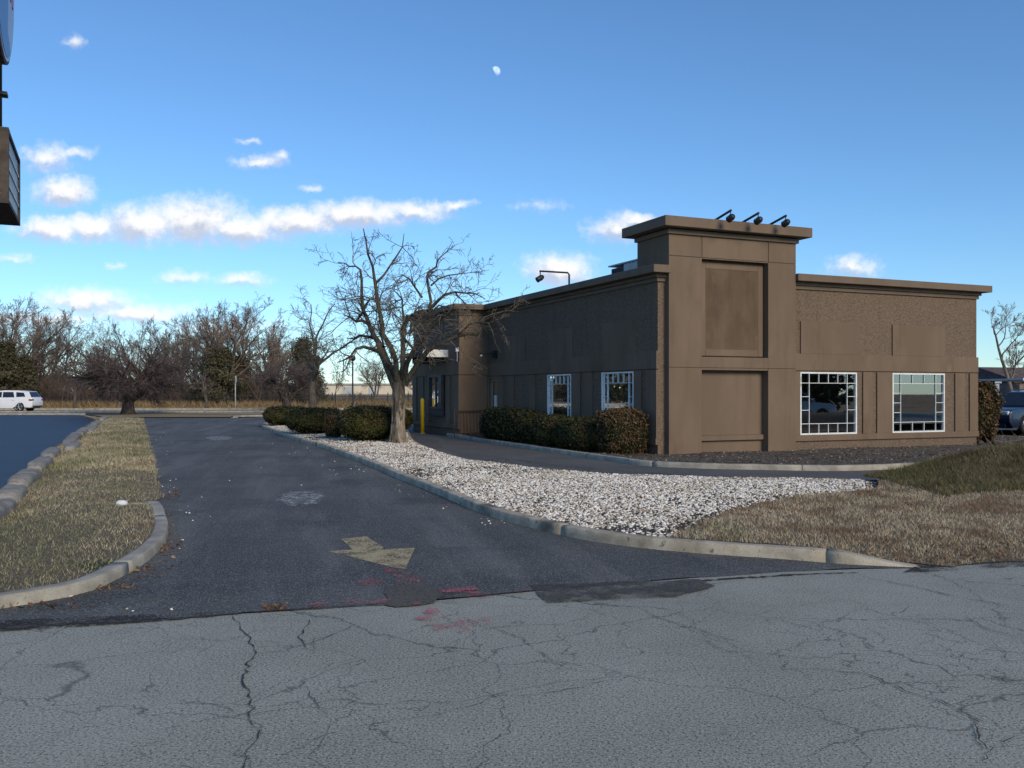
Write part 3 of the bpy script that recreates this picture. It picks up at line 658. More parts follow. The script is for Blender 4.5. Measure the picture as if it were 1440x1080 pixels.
# dry leaves and grit along the road edges
X, Y = scatter(lawn_poly, 60000, 45); k = (edge_dist(X, Y, road_edge) < 0.55) & (X < 9); X, Y = X[k][:1500], Y[k][:1500]
leaves('fallen_leaves', X, Y, h_lawn(X, Y) + 0.01, 0.012, 0.034, MT['litter'], 62, 0.03, 'dry brown leaves gathered along the road edge', 'leaves')
L = []
for (u, v, n, su, sv) in ((243, 697, 60, 9, 4), (238, 740, 25, 6, 14), (232, 770, 60, 10, 8), (205, 800, 60, 16, 5), (150, 826, 50, 24, 4), (392, 856, 40, 10, 2), (60, 854, 40, 40, 3)):
    for _ in range(n): L.append(G(u + rg.gauss(0, su), max(600, v + rg.gauss(0, sv))))
L = np.array([p[:] for p in L]); k = ~inside(L[:, 0], L[:, 1], isl)
leaves('fallen_leaves', L[k, 0], L[k, 1], L[k, 2] + 0.008, 0.012, 0.035, MT['litter'], 63, 0.02, 'dry brown leaves caught against the island kerb', 'leaves')
L = []
for (u, v, n, su, sv) in ((232, 620, 14, 5, 12), (240, 690, 16, 8, 12), (262, 722, 12, 10, 10), (250, 770, 12, 20, 10), (430, 640, 26, 22, 7), (480, 660, 22, 22, 8), (560, 690, 16, 16, 6), (690, 734, 18, 14, 3), (620, 712, 8, 12, 4), (330, 700, 14, 60, 30), (160, 850, 10, 60, 8), (300, 640, 10, 60, 14)):
    for _ in range(max(4, int(n * .6))):
        q = G(u + rg.gauss(0, su), max(592, v + rg.gauss(0, sv))); L.append(q)
L = np.array([p[:] for p in L]); k = ~(inside(L[:, 0], L[:, 1], isl) | inside(L[:, 0], L[:, 1], [Vector(p) for p in cin] + lin2[::-1]))
stones('scattered_stones', L[k, 0], L[k, 1], L[k, 2] + 0.003, 0.006, 0.016, MT['stone'], 53)

# ------------------------------------------------ kerb stones between lawn and sealed lot
def rock(name, c, L_, W_, H_, rz, seed, m, label, cat, group=None):
    r = random.Random(seed); bm = bmesh.new(); box(bm, -L_ / 2, L_ / 2, -W_ / 2, W_ / 2, -0.05, H_)
    bmesh.ops.subdivide_edges(bm, edges=bm.edges[:], cuts=5, use_grid_fill=True)
    for v in bm.verts:
        k = max(abs(v.co.x) / (L_ / 2) - 0.72, 0) / 0.28; j = max(abs(v.co.y) / (W_ / 2) - 0.6, 0) / 0.4; t = max(v.co.z / H_ - 0.5, 0) / 0.5
        v.co.y *= 1 - 0.22 * k * k; v.co.z *= 1 - 0.22 * k * k - 0.12 * j * j; v.co.x *= 1 - 0.05 * j * j - 0.05 * t; v.co.y *= 1 - 0.14 * t * t
        v.co += Vector((r.uniform(-1, 1), r.uniform(-1, 1), r.uniform(-1, 1))) * 0.009
    o = bm_obj(name, bm, m, smooth=True); o.location = c; o.rotation_euler = (r.uniform(-.03, .03), r.uniform(-.03, .03), rz)
    return tag(o, label, cat, group)
rocks = [((-60, 728), (-8, 694)), ((-10, 693), (6, 680)), ((5, 673), (34, 657)), ((34, 653), (55, 639)), ((54, 638), (68, 627)), ((84, 619.5), (102, 607.5)), ((103, 607), (117, 599)), ((88, 627), (100, 618.5)), ((118, 603), (126, 597.5)), ((124, 596.5), (136, 590)), ((138, 587.8), (149, 583.5))]
RL = ['rough kerbstone at the near end of the row, cut by the picture edge', 'rough kerbstone sunk beside the straw grass, second of its row',
      'longest pale kerbstone in the near half of the row beside the dark blue lot', 'pale kerbstone between the longest one and the one before the gap',
      'kerbstone with squared end, last before the gap in the row', 'long low kerbstone first beyond the gap in the row', 'kerbstone joined to the far end of the long low one', 'small kerbstone set back on the grass at the gap',
      'short stubby kerbstone set back in the far part of the row', 'pale kerbstone last but one towards the dark spreading tree', 'farthest kerbstone at the foot of the grass strip by the tree']
for i, (a, b) in enumerate(rocks):
    a, b = G(a[0], a[1], .2), G(b[0], b[1], .2); d = b - a; nrm = Vector((d.y, -d.x, 0)).normalized(); c = (a + b) / 2 + nrm * .16; c.z = 0
    rock('kerbstone', c, d.length * .94, 0.36, 0.20, math.atan2(d.y, d.x), i, MT['boulder'], RL[i], 'kerbstone', 'kerbstones along the sealed lot')
p = G(171, 711, 0.10)
def pebble(c, s, m, seed):
    bm = bmesh.new(); bmesh.ops.create_icosphere(bm, subdivisions=2, radius=1.0); r = random.Random(seed)
    for v in bm.verts: v.co = Vector((v.co.x * s[0], v.co.y * s[1], v.co.z * s[2])) * r.uniform(.9, 1.08)
    o = bm_obj('stone', bm, m); o.location = c + Vector((0, 0, s[2] * .7)); return o
tag(pebble(p, (.075, .06, .045), MT['white'], 4),  'single round white stone lying on the green patch of lawn', 'stone')

# ------------------------------------------------ markings, cracks, patches
def strip(pts, w0, seed, z, amp=0.02, step=0.05):
    r = random.Random(seed); L = []
    pts = [Vector(p) for p in pts]
    for a, b in zip(pts[:-1], pts[1:]):
        n = max(1, int((b - a).length / step)); L += [a.lerp(b, k / n) for k in range(n)]
    L.append(pts[-1]); V, Q = [], []; o1 = 0; drift = 0
    for i, p in enumerate(L):
        t = (L[min(i + 1, len(L) - 1)] - L[max(i - 1, 0)]).normalized(); nn = Vector((-t.y, t.x)); drift = drift * 0.80 + r.gauss(0, amp)
        w = w0 * (0.35 + 0.65 * min(1, 3 * min(i, len(L) - 1 - i) / len(L))) * r.uniform(0.15, 1.6); q = p + nn * drift
        V += [(q.x + nn.x * w / 2, q.y + nn.y * w / 2, z), (q.x - nn.x * w / 2, q.y - nn.y * w / 2, z)]
    for i in range(len(L) - 1): Q.append((2 * i, 2 * i + 1, 2 * i + 3, 2 * i + 2))
    return V, Q
cracks = [([(-200, 892), (0, 885), (100, 879), (220, 873), (340, 863)], .085), ([(340, 863), (440, 857), (540, 851)], .05), ([(620, 844), (680, 838), (745, 832)], .06),
  ([(322, 862), (330, 875), (345, 885), (362, 905), (360, 925), (350, 950), (346, 985), (352, 1030), (340, 1090)], .026), ([(435, 870), (421, 895), (424, 905), (440, 920)], .02),
  ([(362, 910), (420, 909), (460, 897), (500, 879)], .018), ([(350, 921), (400, 917), (424, 908)], .014), ([(360, 940), (320, 955), (255, 962)], .012),
  ([(640, 868), (660, 876), (690, 886), (728, 899), (745, 915), (790, 932), (830, 945)], .016), ([(540, 902), (600, 880), (660, 874), (720, 866)], .012),
  ([(900, 855), (930, 870), (975, 884), (1010, 897), (1054, 909)], .022), ([(935, 866), (960, 860), (975, 884)], .012), ([(975, 897), (1020, 915), (1060, 930)], .014),
  ([(1100, 944), (1160, 944), (1215, 950), (1275, 973), (1350, 996), (1387, 1016), (1440, 1032)], .022), ([(1365, 1020), (1369, 1036), (1377, 1054)], .024), ([(1440, 1032), (1410, 1045), (1380, 1080)], .018),
  ([(1207, 810), (1264, 822), (1331, 838), (1400, 850), (1470, 860)], .026), ([(938, 819), (990, 817), (1050, 813), (1132, 808), (1207, 806)], .065), ([(950, 842), (985, 826), (1040, 818)], .02),
  ([(870, 790), (950, 808), (1010, 812)], .016), ([(1355, 868), (1390, 888), (1440, 900)], .016), ([(1310, 905), (1340, 925), (1400, 932), (1450, 930)], .014), ([(1395, 905), (1430, 935)], .012),
  ([(1000, 950), (940, 957), (880, 953), (800, 962), (720, 975), (640, 990), (560, 992), (480, 985), (400, 1000), (300, 1012), (230, 1030)], .013),
  ([(1010, 942), (930, 944), (860, 958), (790, 975), (700, 985), (620, 1010), (540, 1020), (450, 1040), (380, 1080)], .012), ([(352, 1010), (300, 990), (240, 985)], .011), ([(420, 960), (440, 985), (455, 1010)], .011),
  ([(1130, 1065), (1180, 1048), (1230, 1040)], .012), ([(620, 900), (700, 884), (790, 880), (870, 888)], .010)]
VV, QQ = [], []
for i, (L, w) in enumerate(cracks):
    V, Q = strip(g2(L), w * (.34 if w < .04 else .7), i, 0.009, amp=0.013 if w < .03 else 0.006); o = len(VV); VV += V; QQ += [tuple(a + o for a in q) for q in Q]
tag(np_mesh('road_crack_marking', VV, QQ, MT['crack']), kind='structure')

def poly_obj(name, px, z, m, label=None, cat=None, kind=None, rag=0.0, group=None):
    L = g2(px)
    if rag: L = ragged(L + L[:1], rag, 0.12)[:-1]
    o = sheet(name, L, z, m, None); return tag(o, label, cat, group, kind)
poly_obj('asphalt_patch', [(541, 826), (607, 822.5), (624, 839), (612, 849), (560, 856), (543, 852)], 0.010, MT['patch'], 'small dark square asphalt patch between the pink paint marks', 'road patch', rag=0.02)
poly_obj('asphalt_patch', [(745, 824), (880, 819), (985, 816), (1010, 826), (950, 840), (850, 845), (770, 850)], 0.010, MT['patch_worn'], 'long dark asphalt patch at the seam of driveway and road', 'road patch', rag=0.02)
A_ = lambda L: [(430 + x / 4.114, 730 + y / 4.114) for x, y in L]
poly_obj('painted_arrow', A_([(205, 118), (350, 103), (448, 166), (440, 180), (632, 170), (575, 294), (490, 281), (130, 190), (272, 181)]), 0.0085, MT['arrow'], 'faded yellow direction arrow painted on the driveway', 'road marking')
pink = [(372, 372, 75, 22), (500, 300, 60, 20), (555, 332, 60, 16), (640, 355, 55, 20), (570, 375, 60, 12), (80, 508, 70, 18), (960, 442, 90, 16), (1240, 424, 60, 14), (1050, 452, 60, 14), (745, 545, 70, 34), (780, 610, 90, 45), (900, 625, 80, 45), (1035, 608, 60, 24), (680, 585, 60, 16), (300, 490, 110, 18), (880, 420, 110, 26), (430, 485, 60, 14), (640, 500, 30, 10)]
for i, (x, y, a, b) in enumerate(pink):
    r = random.Random(i); ring = []
    for k in range(18):
        th = k / 18 * 6.283; f = r.uniform(.6, 1.15); ring.append((430 + (x + a * f * math.cos(th)) / 4.114, 730 + (y + b * f * math.sin(th)) / 4.114))
    poly_obj('spray_paint_mark', ring, 0.0125 + 0.0004 * i, MT['pink'], 'smudge of pink utility marking paint by the driveway seam', 'road marking', group='pink utility paint smudges')
def blot(name, cx, cy, a, b, m, z, seed, label=None, cat=None, kind=None):
    r = random.Random(seed); ring = [(cx + a * r.uniform(.7, 1.1) * math.cos(k / 24 * 6.283), cy + b * r.uniform(.7, 1.1) * math.sin(k / 24 * 6.283)) for k in range(24)]
    return poly_obj(name, ring, z, m, label, cat, kind)
blot('white_residue', 422, 701, 34, 12, MT['residue'], 0.0085, 1, 'white crumbled residue on the middle of the driveway', 'residue', 'stuff')
blot('white_residue', 307, 616.5, 20, 3, MT['residue'], 0.0085, 2, 'white crumbled residue far up the driveway', 'residue', 'stuff')
blot('grit', 238, 752, 18, 60, MT['dusty'], 0.0082, 3, 'pale grit washed against the island kerb', 'grit', 'stuff')
blot('grit', 150, 838, 110, 12, MT['dusty'], 0.0080, 4, 'pale grit at the foot of the near kerb', 'grit', 'stuff')
poly_obj('dirt', [(1270, 806), (1330, 804), (1390, 800), (1470, 796), (1470, 783), (1380, 790), (1330, 795), (1290, 796)], 0.0083, MT['dirt'], 'dark damp dirt where the brown lawn meets the road', 'dirt', 'stuff')
poly_obj('dirt', [(-60, 893), (120, 882), (300, 870), (300, 862), (120, 869), (-60, 876)], 0.0084, MT['dirt'], 'dark dirt collected along the driveway seam', 'dirt', 'stuff')
blot('grit', 860, 772, 90, 5, MT['dusty'], 0.0080, 5, 'pale grit in the gutter of the gravel island', 'grit', 'stuff')

# ================================================================== THE BUILDING
bld = empty('commercial_building', (COR.x, COR.y, 0), BANG, 'single storey brown stucco building with square corner tower and white framed windows', 'building')
H0, HC, HT = 4.22, 4.55, 4.74       # roof deck, cornice underside, cornice top
WB, WT = 0.465, 2.15                # window sill and head
def wall_boxes(span, holes, d0, d1, z0, z1, axis):
    """rows of boxes round window openings; axis 'x': wall along x with depth y d0..d1, else along y with depth x"""
    L = []; cuts = sorted(holes); a = span[0]
    def put(p, q, zz0, zz1):
        if q - p > 1e-4 and zz1 - zz0 > 1e-4: L.append((p, q, d0, d1, zz0, zz1) if axis == 'x' else (d0, d1, p, q, zz0, zz1))
    for (h0, h1, hz0, hz1) in cuts:
        put(a, h0, z0, z1); put(h0, h1, z0, hz0); put(h0, h1, hz1, z1); a = h1
    put(a, span[1], z0, z1); return L
FW = [(4.42, 6.39, WB, WT), (7.69, 9.70, WB, WT)]
SW = [(1.09, 2.79, WB, WT), (4.63, 6.25, WB, WT), (10.30, 11.20, 0.06, 2.12)]
PW_ = [(12.85, 14.25, 1.04, 2.2)]
T = 0.25
boxes('corner_wall', [(0, .199, 0, T, -.1, HC + .1)], MT['rough'], bld)
boxes('front_wall', wall_boxes((4.141, 11.04), FW, 0, T, -0.1, HC + .1, 'x'), MT['rough'], bld)
boxes('side_wall', wall_boxes((T, 11.25), SW, 0, T, -0.1, HC + .1, 'y') + wall_boxes((11.25 + T, 16.73), PW_, -1.12, -1.12 + T, -0.1, HC + .1, 'y'), MT['rough'], bld)
boxes('return_wall', [(-1.12, 0, 11.25, 11.25 + T, -0.1, HC + .1)], MT['stucco'], bld)
boxes('rear_wall', [(-1.12 + T, 11.04, 16.73 - T, 16.73, -0.1, HC + .1), (11.04 - T, 11.04, T, 16.73 - T, -0.1, HC + .1)], MT['rough'], bld)
boxes('roof', [(T, 11.04 - T, T, 16.73 - T, 4.0, H0), (-1.12 + T, T, 11.25 + T, 16.73 - T, 4.0, H0 - .003)], MT['roof'], bld)
inn = boxes('interior', [(T, 11.04 - T, T, 16.73 - T, 0.02, 0.06), (T, 11.04 - T, T, 16.73 - T, 3.0, 3.05), (T + .01, 11.04 - T - .01, 9.0, 9.12, 0.06, 3.0), (6.6, 6.72, 5.4, 9.0, .06, 3.0), (3.4, 3.6, 4.3, 4.5, .06, 3.0)], MT['inwall'], bld)
for q in ((1.0, 2.2, 1.5, 1.95, .06, 1.15), (1.0, 2.2, 3.3, 3.75, .06, 1.15), (4.6, 6.2, 2.6, 3.0, .06, 1.1), (7.6, 9.2, 3.6, 4.0, .06, 1.1)): boxes('booth', [q], MT['booth'], bld)
# raised smooth stucco
fp = [(4.141, 11.08, -.04, 0, 2.19, 2.64), (4.45, 6.50, -.04, 0, 2.641, 3.51), (7.71, 9.73, -.04, 0, 2.641, 3.51)]
fpil = [(4.141, 4.42), (6.62, 6.96), (7.13, 7.69), (10.13, 10.52), (10.72, 11.06)]
fp += [(a, b, -.045, 0, WB + .001, 2.165) for a, b in fpil] + [(4.141, 11.08, -.06, 0, .30, WB)]
boxes('front_trim', fp, MT['stucco'], bld, bevel=0.004)
sp_ = [(-.04, 0, 0, 11.25, 2.19, 2.64), (-.016, 0, 1.05, 2.85, 2.641, 3.51), (-.016, 0, 4.60, 6.30, 2.641, 3.51), (-.016, 0, 8.0, 9.6, 2.641, 3.51), (-.06, 0, -.001, 10.28, .30, WB)]
sp_ += [(-.045, 0, a, b, WB + .001, 2.165) for a, b in ((0.0, .50), (.74, 1.09), (3.36, 3.84), (4.10, 4.63), (6.25, 6.6), (7.2, 7.7), (8.9, 9.4), (9.8, 10.28))]
boxes('side_trim', sp_, MT['stucco'], bld, bevel=0.004)
px0 = -1.12
boxes('bay_trim', [(px0 - .04, px0, 11.21, 16.73, 2.24, 2.70), (px0 - .06, px0, 11.20, 16.73, .30, WB), (px0 - .001, -.041, 11.21, 11.25, 2.24, 2.70), (px0 - .001, -.06, 11.215, 11.25, .02, 2.215)] +
      [(px0 - .045, px0, a, b, WB + .001, 2.215) for a, b in ((11.21, 11.75), (12.2, 12.6), (14.55, 14.9), (15.3, 15.7), (16.2, 16.73))], MT['stucco'], bld, bevel=0.004)
# cornice: two stepped bands and a deep cap that run round the building
def ring_course(z0, z1, o, th=0.30):
    """cap along front (right of tower), front stub, side wall, bay"""
    return [(4.142, 11.04 + o, -o, th, z0, z1), (-o, .198, -o, th, z0, z1), (-o, th, th, 11.25 - o - .001, z0, z1), (-1.12 - o, th, 11.25 - o, 11.25 + th, z0, z1),
            (-1.12 - o, -1.12 + th, 11.25 + th, 16.73 + o, z0, z1), (11.04 - th, 11.04 + o, th, 16.73 + o, z0, z1), (-1.12 + th, 11.04 - th, 16.73 - th, 16.73 + o, z0, z1)]
boxes('cornice', ring_course(HC, HT, .30, .35), MT['cornice'], bld, bevel=0.008)
boxes('cornice_band', ring_course(4.46, HC - .004, .10, .05) + ring_course(4.36, 4.452, .05, .03), MT['cornice'], bld, bevel=0.004)
# tower
tx0, tx1, ty0, ty1 = .20, 4.14, -.20, 1.30
rx0, rx1 = 1.17, 3.24
g = .012
boxes('tower_wall', [(tx0, rx0, ty0 + .02, ty1, -.1, 5.66), (rx1, tx1, ty0 + .02, ty1, -.1, 5.66), (rx0, rx1, .06, ty1, -.1, 5.66), (rx0, rx1, ty0 + .02, .06, 2.17, 2.50), (rx0, rx1, ty0 + .02, .06, 4.97, 5.66)], MT['stucco'], bld)
tp = []
for (a, b) in ((tx0 - .003, rx0), (rx1, tx1 + .003)):
    tp += [(a, b, ty0, ty0 + .02, -.1, 2.215), (a, b, ty0, ty0 + .02, 2.23, 4.985), (a, b - g if a < 1 else b, ty0, ty0 + .02, 5.0, 5.52)] if a < 1 else [(a, b, ty0, ty0 + .02, -.1, 2.215), (a, b, ty0, ty0 + .02, 2.23, 4.985), (a + g, b, ty0, ty0 + .02, 5.0, 5.52)]
tp += [(rx0 + g, rx1 - g, ty0, ty0 + .02, 5.0, 5.52), (rx0 + .001, rx1 - .001, ty0, ty0 + .02, 2.23, 2.50)]
boxes('tower_panel', tp, MT['stucco'], bld, bevel=0.004)
fx0, fx1, fz0, fz1 = rx0 + .07, rx1 - .02, 2.53, 4.92
boxes('recess_frame', [(fx0, fx0 + .17, -.02, .06, fz0, fz1), (fx1 - .17, fx1, -.02, .06, fz0, fz1), (fx0 + .17, fx1 - .17, -.02, .06, fz0, fz0 + .17), (fx0 + .17, fx1 - .17, -.02, .06, fz1 - .17, fz1)], MT['stucco'], bld, bevel=0.012)
boxes('recess_field', [(fx0 + .17, fx1 - .17, -.008, .058, fz0 + .17, fz1 - .17)], MT['stucco_field'], bld)
boxes('recess_ledge', [(rx0 + .002, rx1 - .002, -.03, .06, .37, .50), (rx0 + .09, rx1 - .12, .03, .06, .501, 2.10)], MT['stucco'], bld, bevel=0.006)
boxes('tower_band', [(tx0 - .06, tx1 + .06, ty0 - .06, ty1 + .06, 5.53, 5.645)], MT['cornice'], bld, bevel=0.006)
boxes('tower_cornice', [(tx0 - .30, tx1 + .30, ty0 - .30, ty1 + .30, 5.67, 5.92)], MT['cornice'], bld, bevel=0.010)

def window(x0, x1, z0, z1, cols, rows, axis, at_, inset=0.07):
    """white frame with a border of small lights; axis 'x' front, 'y' side (facing -x)"""
    w = bmesh.new(); f = .042
    def bb(bm, a, b, za, zb, d0, d1):
        if axis == 'x': box(bm, a, b, at_ + d0, at_ + d1, za, zb)
        else: box(bm, at_ + d0, at_ + d1, a, b, za, zb)
    bb(w, x0, x0 + f, z0, z1, -.052, .03); bb(w, x1 - f, x1, z0, z1, -.052, .03); bb(w, x0 + f, x1 - f, z0, z0 + f, -.052, .03); bb(w, x0 + f, x1 - f, z1 - f, z1, -.052, .03)
    fr = bm_obj('window', w, MT['white'], bld)
    gb = bmesh.new(); b = .0075; W_ = x1 - x0; Hh = z1 - z0; bx = .155 * W_ + .02; bz = .175 * Hh
    xa, xb, za, zb = x0 + bx, x1 - bx, z0 + bz, z1 - bz
    bb(gb, xa - b, xa + b, z0 + f, z1 - f, -.03, -.008); bb(gb, xb - b, xb + b, z0 + f, z1 - f, -.03, -.008)
    bb(gb, x0 + f, xa - b, za - b, za + b, -.029, -.009); bb(gb, xa + b, xb - b, za - b, za + b, -.029, -.009); bb(gb, xb + b, x1 - f, za - b, za + b, -.029, -.009)
    bb(gb, x0 + f, xa - b, zb - b, zb + b, -.029, -.009); bb(gb, xa + b, xb - b, zb - b, zb + b, -.029, -.009); bb(gb, xb + b, x1 - f, zb - b, zb + b, -.029, -.009)
    for i in range(1, cols):
        x = xa + (xb - xa) * i / cols
        bb(gb, x - b, x + b, z0 + f, za - b, -.028, -.010); bb(gb, x - b, x + b, zb + b, z1 - f, -.028, -.010)
    for i in range(1, rows):
        z = za + (zb - za) * i / rows
        bb(gb, x0 + f, xa - b, z - b, z + b, -.028, -.010); bb(gb, xb + b, x1 - f, z - b, z + b, -.028, -.010)
    bm_obj('glazing_bars', gb, MT['white'], fr)
    p = bmesh.new(); d = -.004
    q = [(x0 + f, z0 + f), (x1 - f, z0 + f), (x1 - f, z1 - f), (x0 + f, z1 - f)]
    p.faces.new([p.verts.new((a, at_ + d, z) if axis == 'x' else (at_ + d, a, z)) for a, z in q]); bm_obj('pane', p, MT['glass'], fr)
bm = bmesh.new()
for (cz, rz_) in ((1.955, .075), (1.80, .035)):
    ang = [k * 6.2832 / 14 for k in range(14)]
    oo = [bm.verts.new((4.441 + .014 * math.cos(a), -.0545, cz + rz_ * math.sin(a))) for a in ang]; ii = [bm.verts.new((4.441 + .007 * math.cos(a), -.0545, cz + (rz_ - .012) * math.sin(a))) for a in ang]
    for k in range(14): bm.faces.new((oo[k], oo[(k + 1) % 14], ii[(k + 1) % 14], ii[k]))
bm_obj('numeral', bm, MT['rust'], bld)
window(4.42, 6.39, WB, WT, 4, 3, 'x', 0); window(7.69, 9.70, WB, WT, 3, 4, 'x', 0)
window(1.09, 2.79, WB, WT, 4, 3, 'y', 0); window(4.63, 6.25, WB, WT, 4, 3, 'y', 0)
# side door
dr = boxes('door', [(.04, .10, 10.30, 10.40, .06, 2.12), (.04, .10, 11.10, 11.20, .06, 2.12), (.04, .10, 10.40, 11.10, 2.0, 2.12), (.04, .10, 10.40, 11.10, .06, .28), (-.02, .12, 11.20, 11.245, .06, 2.16), (-.02, .12, 10.255, 10.30, .06, 2.16), (-.02, .12, 10.30, 11.20, 2.121, 2.16)], MT['doorbrown'], bld)
bm = bmesh.new(); bm.faces.new([bm.verts.new(c) for c in ((.07, 10.4, .28), (.07, 11.1, .28), (.07, 11.1, 2.0), (.07, 10.4, 2.0))]); bm_obj('pane', bm, MT['glass'], dr)
boxes('notice', [(.055, .06, 10.62, 10.86, 1.10, 1.50)], MT['paper'], dr)
boxes('handle', [(-.01, .02, 10.46, 10.49, .75, 1.05), (-.01, .04, 10.46, 10.49, .75, .78), (-.01, .04, 10.46, 10.49, 1.02, 1.05)], MT['galv'], dr)
# pick-up window and its canopy
pw = boxes('service_window', [(px0 - .16, px0 - .001, 12.80, 12.88, .98, 2.26), (px0 - .16, px0 - .001, 14.22, 14.30, .98, 2.26), (px0 - .16, px0 - .001, 12.88, 14.22, 2.18, 2.26), (px0 - .16, px0 - .001, 12.88, 14.22, .98, 1.06), (px0 - .13, px0 - .10, 13.52, 13.58, 1.06, 2.18), (px0 - .14, px0 - .06, 12.88, 13.2, 1.06, 2.18)], MT['black'], bld)
bm = bmesh.new(); bm.faces.new([bm.verts.new(c) for c in ((px0 - .09, 12.88, 1.06), (px0 - .09, 14.22, 1.06), (px0 - .09, 14.22, 2.18), (px0 - .09, 12.88, 2.18))]); bm_obj('pane', bm, MT['glass'], pw)
boxes('sill_panel', [(px0 - .10, px0 - .001, 12.80, 14.30, .72, .975)], MT['black2'], pw)
cn = boxes('canopy', [(px0 - .96, px0, 12.46, 15.0, 2.92, 3.10)], MT['black2'], bld)
boxes('fascia', [(px0 - .98, px0 - .002, 12.43, 12.458, 2.90, 3.17)], MT['white'], cn)
for q in (12.7, 14.6): boxes('bracket', [(px0 - .7, px0, q, q + .04, 2.72, 2.918)], MT['black'], cn)
boxes('wall_fixture', [(px0 - .10, px0 - .001, 11.30, 11.40, 3.06, 3.20), (px0 - .055, px0 - .042, 11.335, 11.36, 2.71, 3.06)], MT['white'], bld)
wl = boxes('wall_lamp', [(-.62, -.06, 10.50, 10.60, 2.94, 2.99), (-.10, 0, 10.42, 10.68, 2.82, 3.08)], MT['black'], bld)
wl.parent = None; wl.location = (COR.x, COR.y, 0); wl.rotation_euler = (0, 0, BANG); tag(wl, 'dark wall lamp on a short arm above the side door', 'wall lamp')
bm = bmesh.new(); bmesh.ops.create_uvsphere(bm, u_segments=12, v_segments=8, radius=.05); o = bm_obj('lens', bm, MT['lamp'], wl, True); o.location = (-.56, 10.55, 2.90)

# things on the roof
hv = empty('rooftop_unit', (COR.x, COR.y, 0), BANG, 'grey sheet metal air handling unit on the roof behind the parapet', 'roof unit')
boxes('casing', [(1.48, 3.2, 2.2, 4.2, H0 + .1, 5.42), (1.52, 3.16, 4.2, 5.0, H0 + .1, 5.36)], MT['galv'], hv, bevel=.01)
boxes('cap', [(1.44, 3.24, 2.16, 5.06, 5.421, 5.46)], MT['galv'], hv)
boxes('base', [(1.5, 3.18, 2.25, 4.95, H0 - .002, H0 + .1)], MT['black2'], hv)
boxes('grille', [(1.49, 1.515, 4.25 + k * .12, 4.29 + k * .12, 4.75, 5.34) for k in range(6)] + [(1.50, 1.519, 4.22, 4.96, 4.6, 5.35)], MT['black2'], hv)

def lamp_head(name, c, r, L, axis, m, parent):
    """ribbed barrel floodlight"""
    pts = [Vector(c) + Vector(axis) * (L * t) for t in (0, .12, .3, .34, .55, .6, .92, 1.0)]
    return tube_caps(name, pts, [r * .55, r * .8, r * .85, r, r, r * .94, r * .98, r * 1.02], m, parent, 14)
def arm_light(x, label):
    rt = empty('sign_floodlight', B(x, -.05, 5.92), BANG, label, 'floodlight', 'floodlights on the tower')
    tube_caps('arm', [(0, 0, -.25), (0, 0, 0.0), (0, -.06, .02), (0, -.82, .17)], .030, MT['black'], rt, 8)
    tube_caps('hanger', [(0, -.80, .165), (0, -.80, .03)], .013, MT['black'], rt, 6)
    lamp_head('lamp_head', (0, -.92, .02), .085, .22, (0, .9, -.28), MT['black'], rt)
arm_light(1.56, 'black arm floodlight on the tower top, the one over the panel centre'); arm_light(2.40, 'black arm floodlight on the tower top, middle of three'); arm_light(3.26, 'black arm floodlight on the tower top, nearest the outer tower corner')
rl = empty('roof_floodlight', B(.16, 5.16, H0), BANG, 'black gooseneck floodlight on a pole above the side parapet', 'floodlight')
tube_caps('pole', [(0, 0, 0), (0, 0, .93), (-.05, 0, .98), (-.98, 0, .98)], .028, MT['black'], rl, 8)
tube_caps('hanger', [(-.96, 0, .97), (-.96, 0, .80)], .018, MT['black'], rl, 6)
lamp_head('lamp_head', (-.86, 0, .83), .085, .24, (-.85, 0, -.5), MT['black'], rl)

# bollard and rail
bo = empty('bollard', B(-1.42, 14.6, 0), BANG, 'yellow steel bollard guarding the pick-up window corner', 'bollard')
tube_caps('post', [(0, 0, -.05), (0, 0, 1.30), (0, 0, 1.36), (0, 0, 1.38)], [.075, .075, .06, .03], MT['yellow'], bo, 16)
tube_caps('collar', [(0, 0, -.02), (0, 0, .035)], .11, MT['concrete'], bo, 16)
hr = empty('handrail', B(-1.28, 10.35, 0), BANG, 'rusty brown picket handrail beside the side door', 'handrail')
tube_caps('top_rail', [(-.1, .75, .95), (.95, .75, .95)], .022, MT['rust'], hr, 8)
tube_caps('bottom_rail', [(-.1, .75, .16), (.95, .75, .16)], .018, MT['rust'], hr, 8)
for k in range(9): tube_caps('picket', [(-.08 + k * .125, .75, .02 if k in (0, 8) else .16), (-.08 + k * .125, .75, .95)], .016 if k in (0, 8) else .009, MT['rust'], hr, 6)

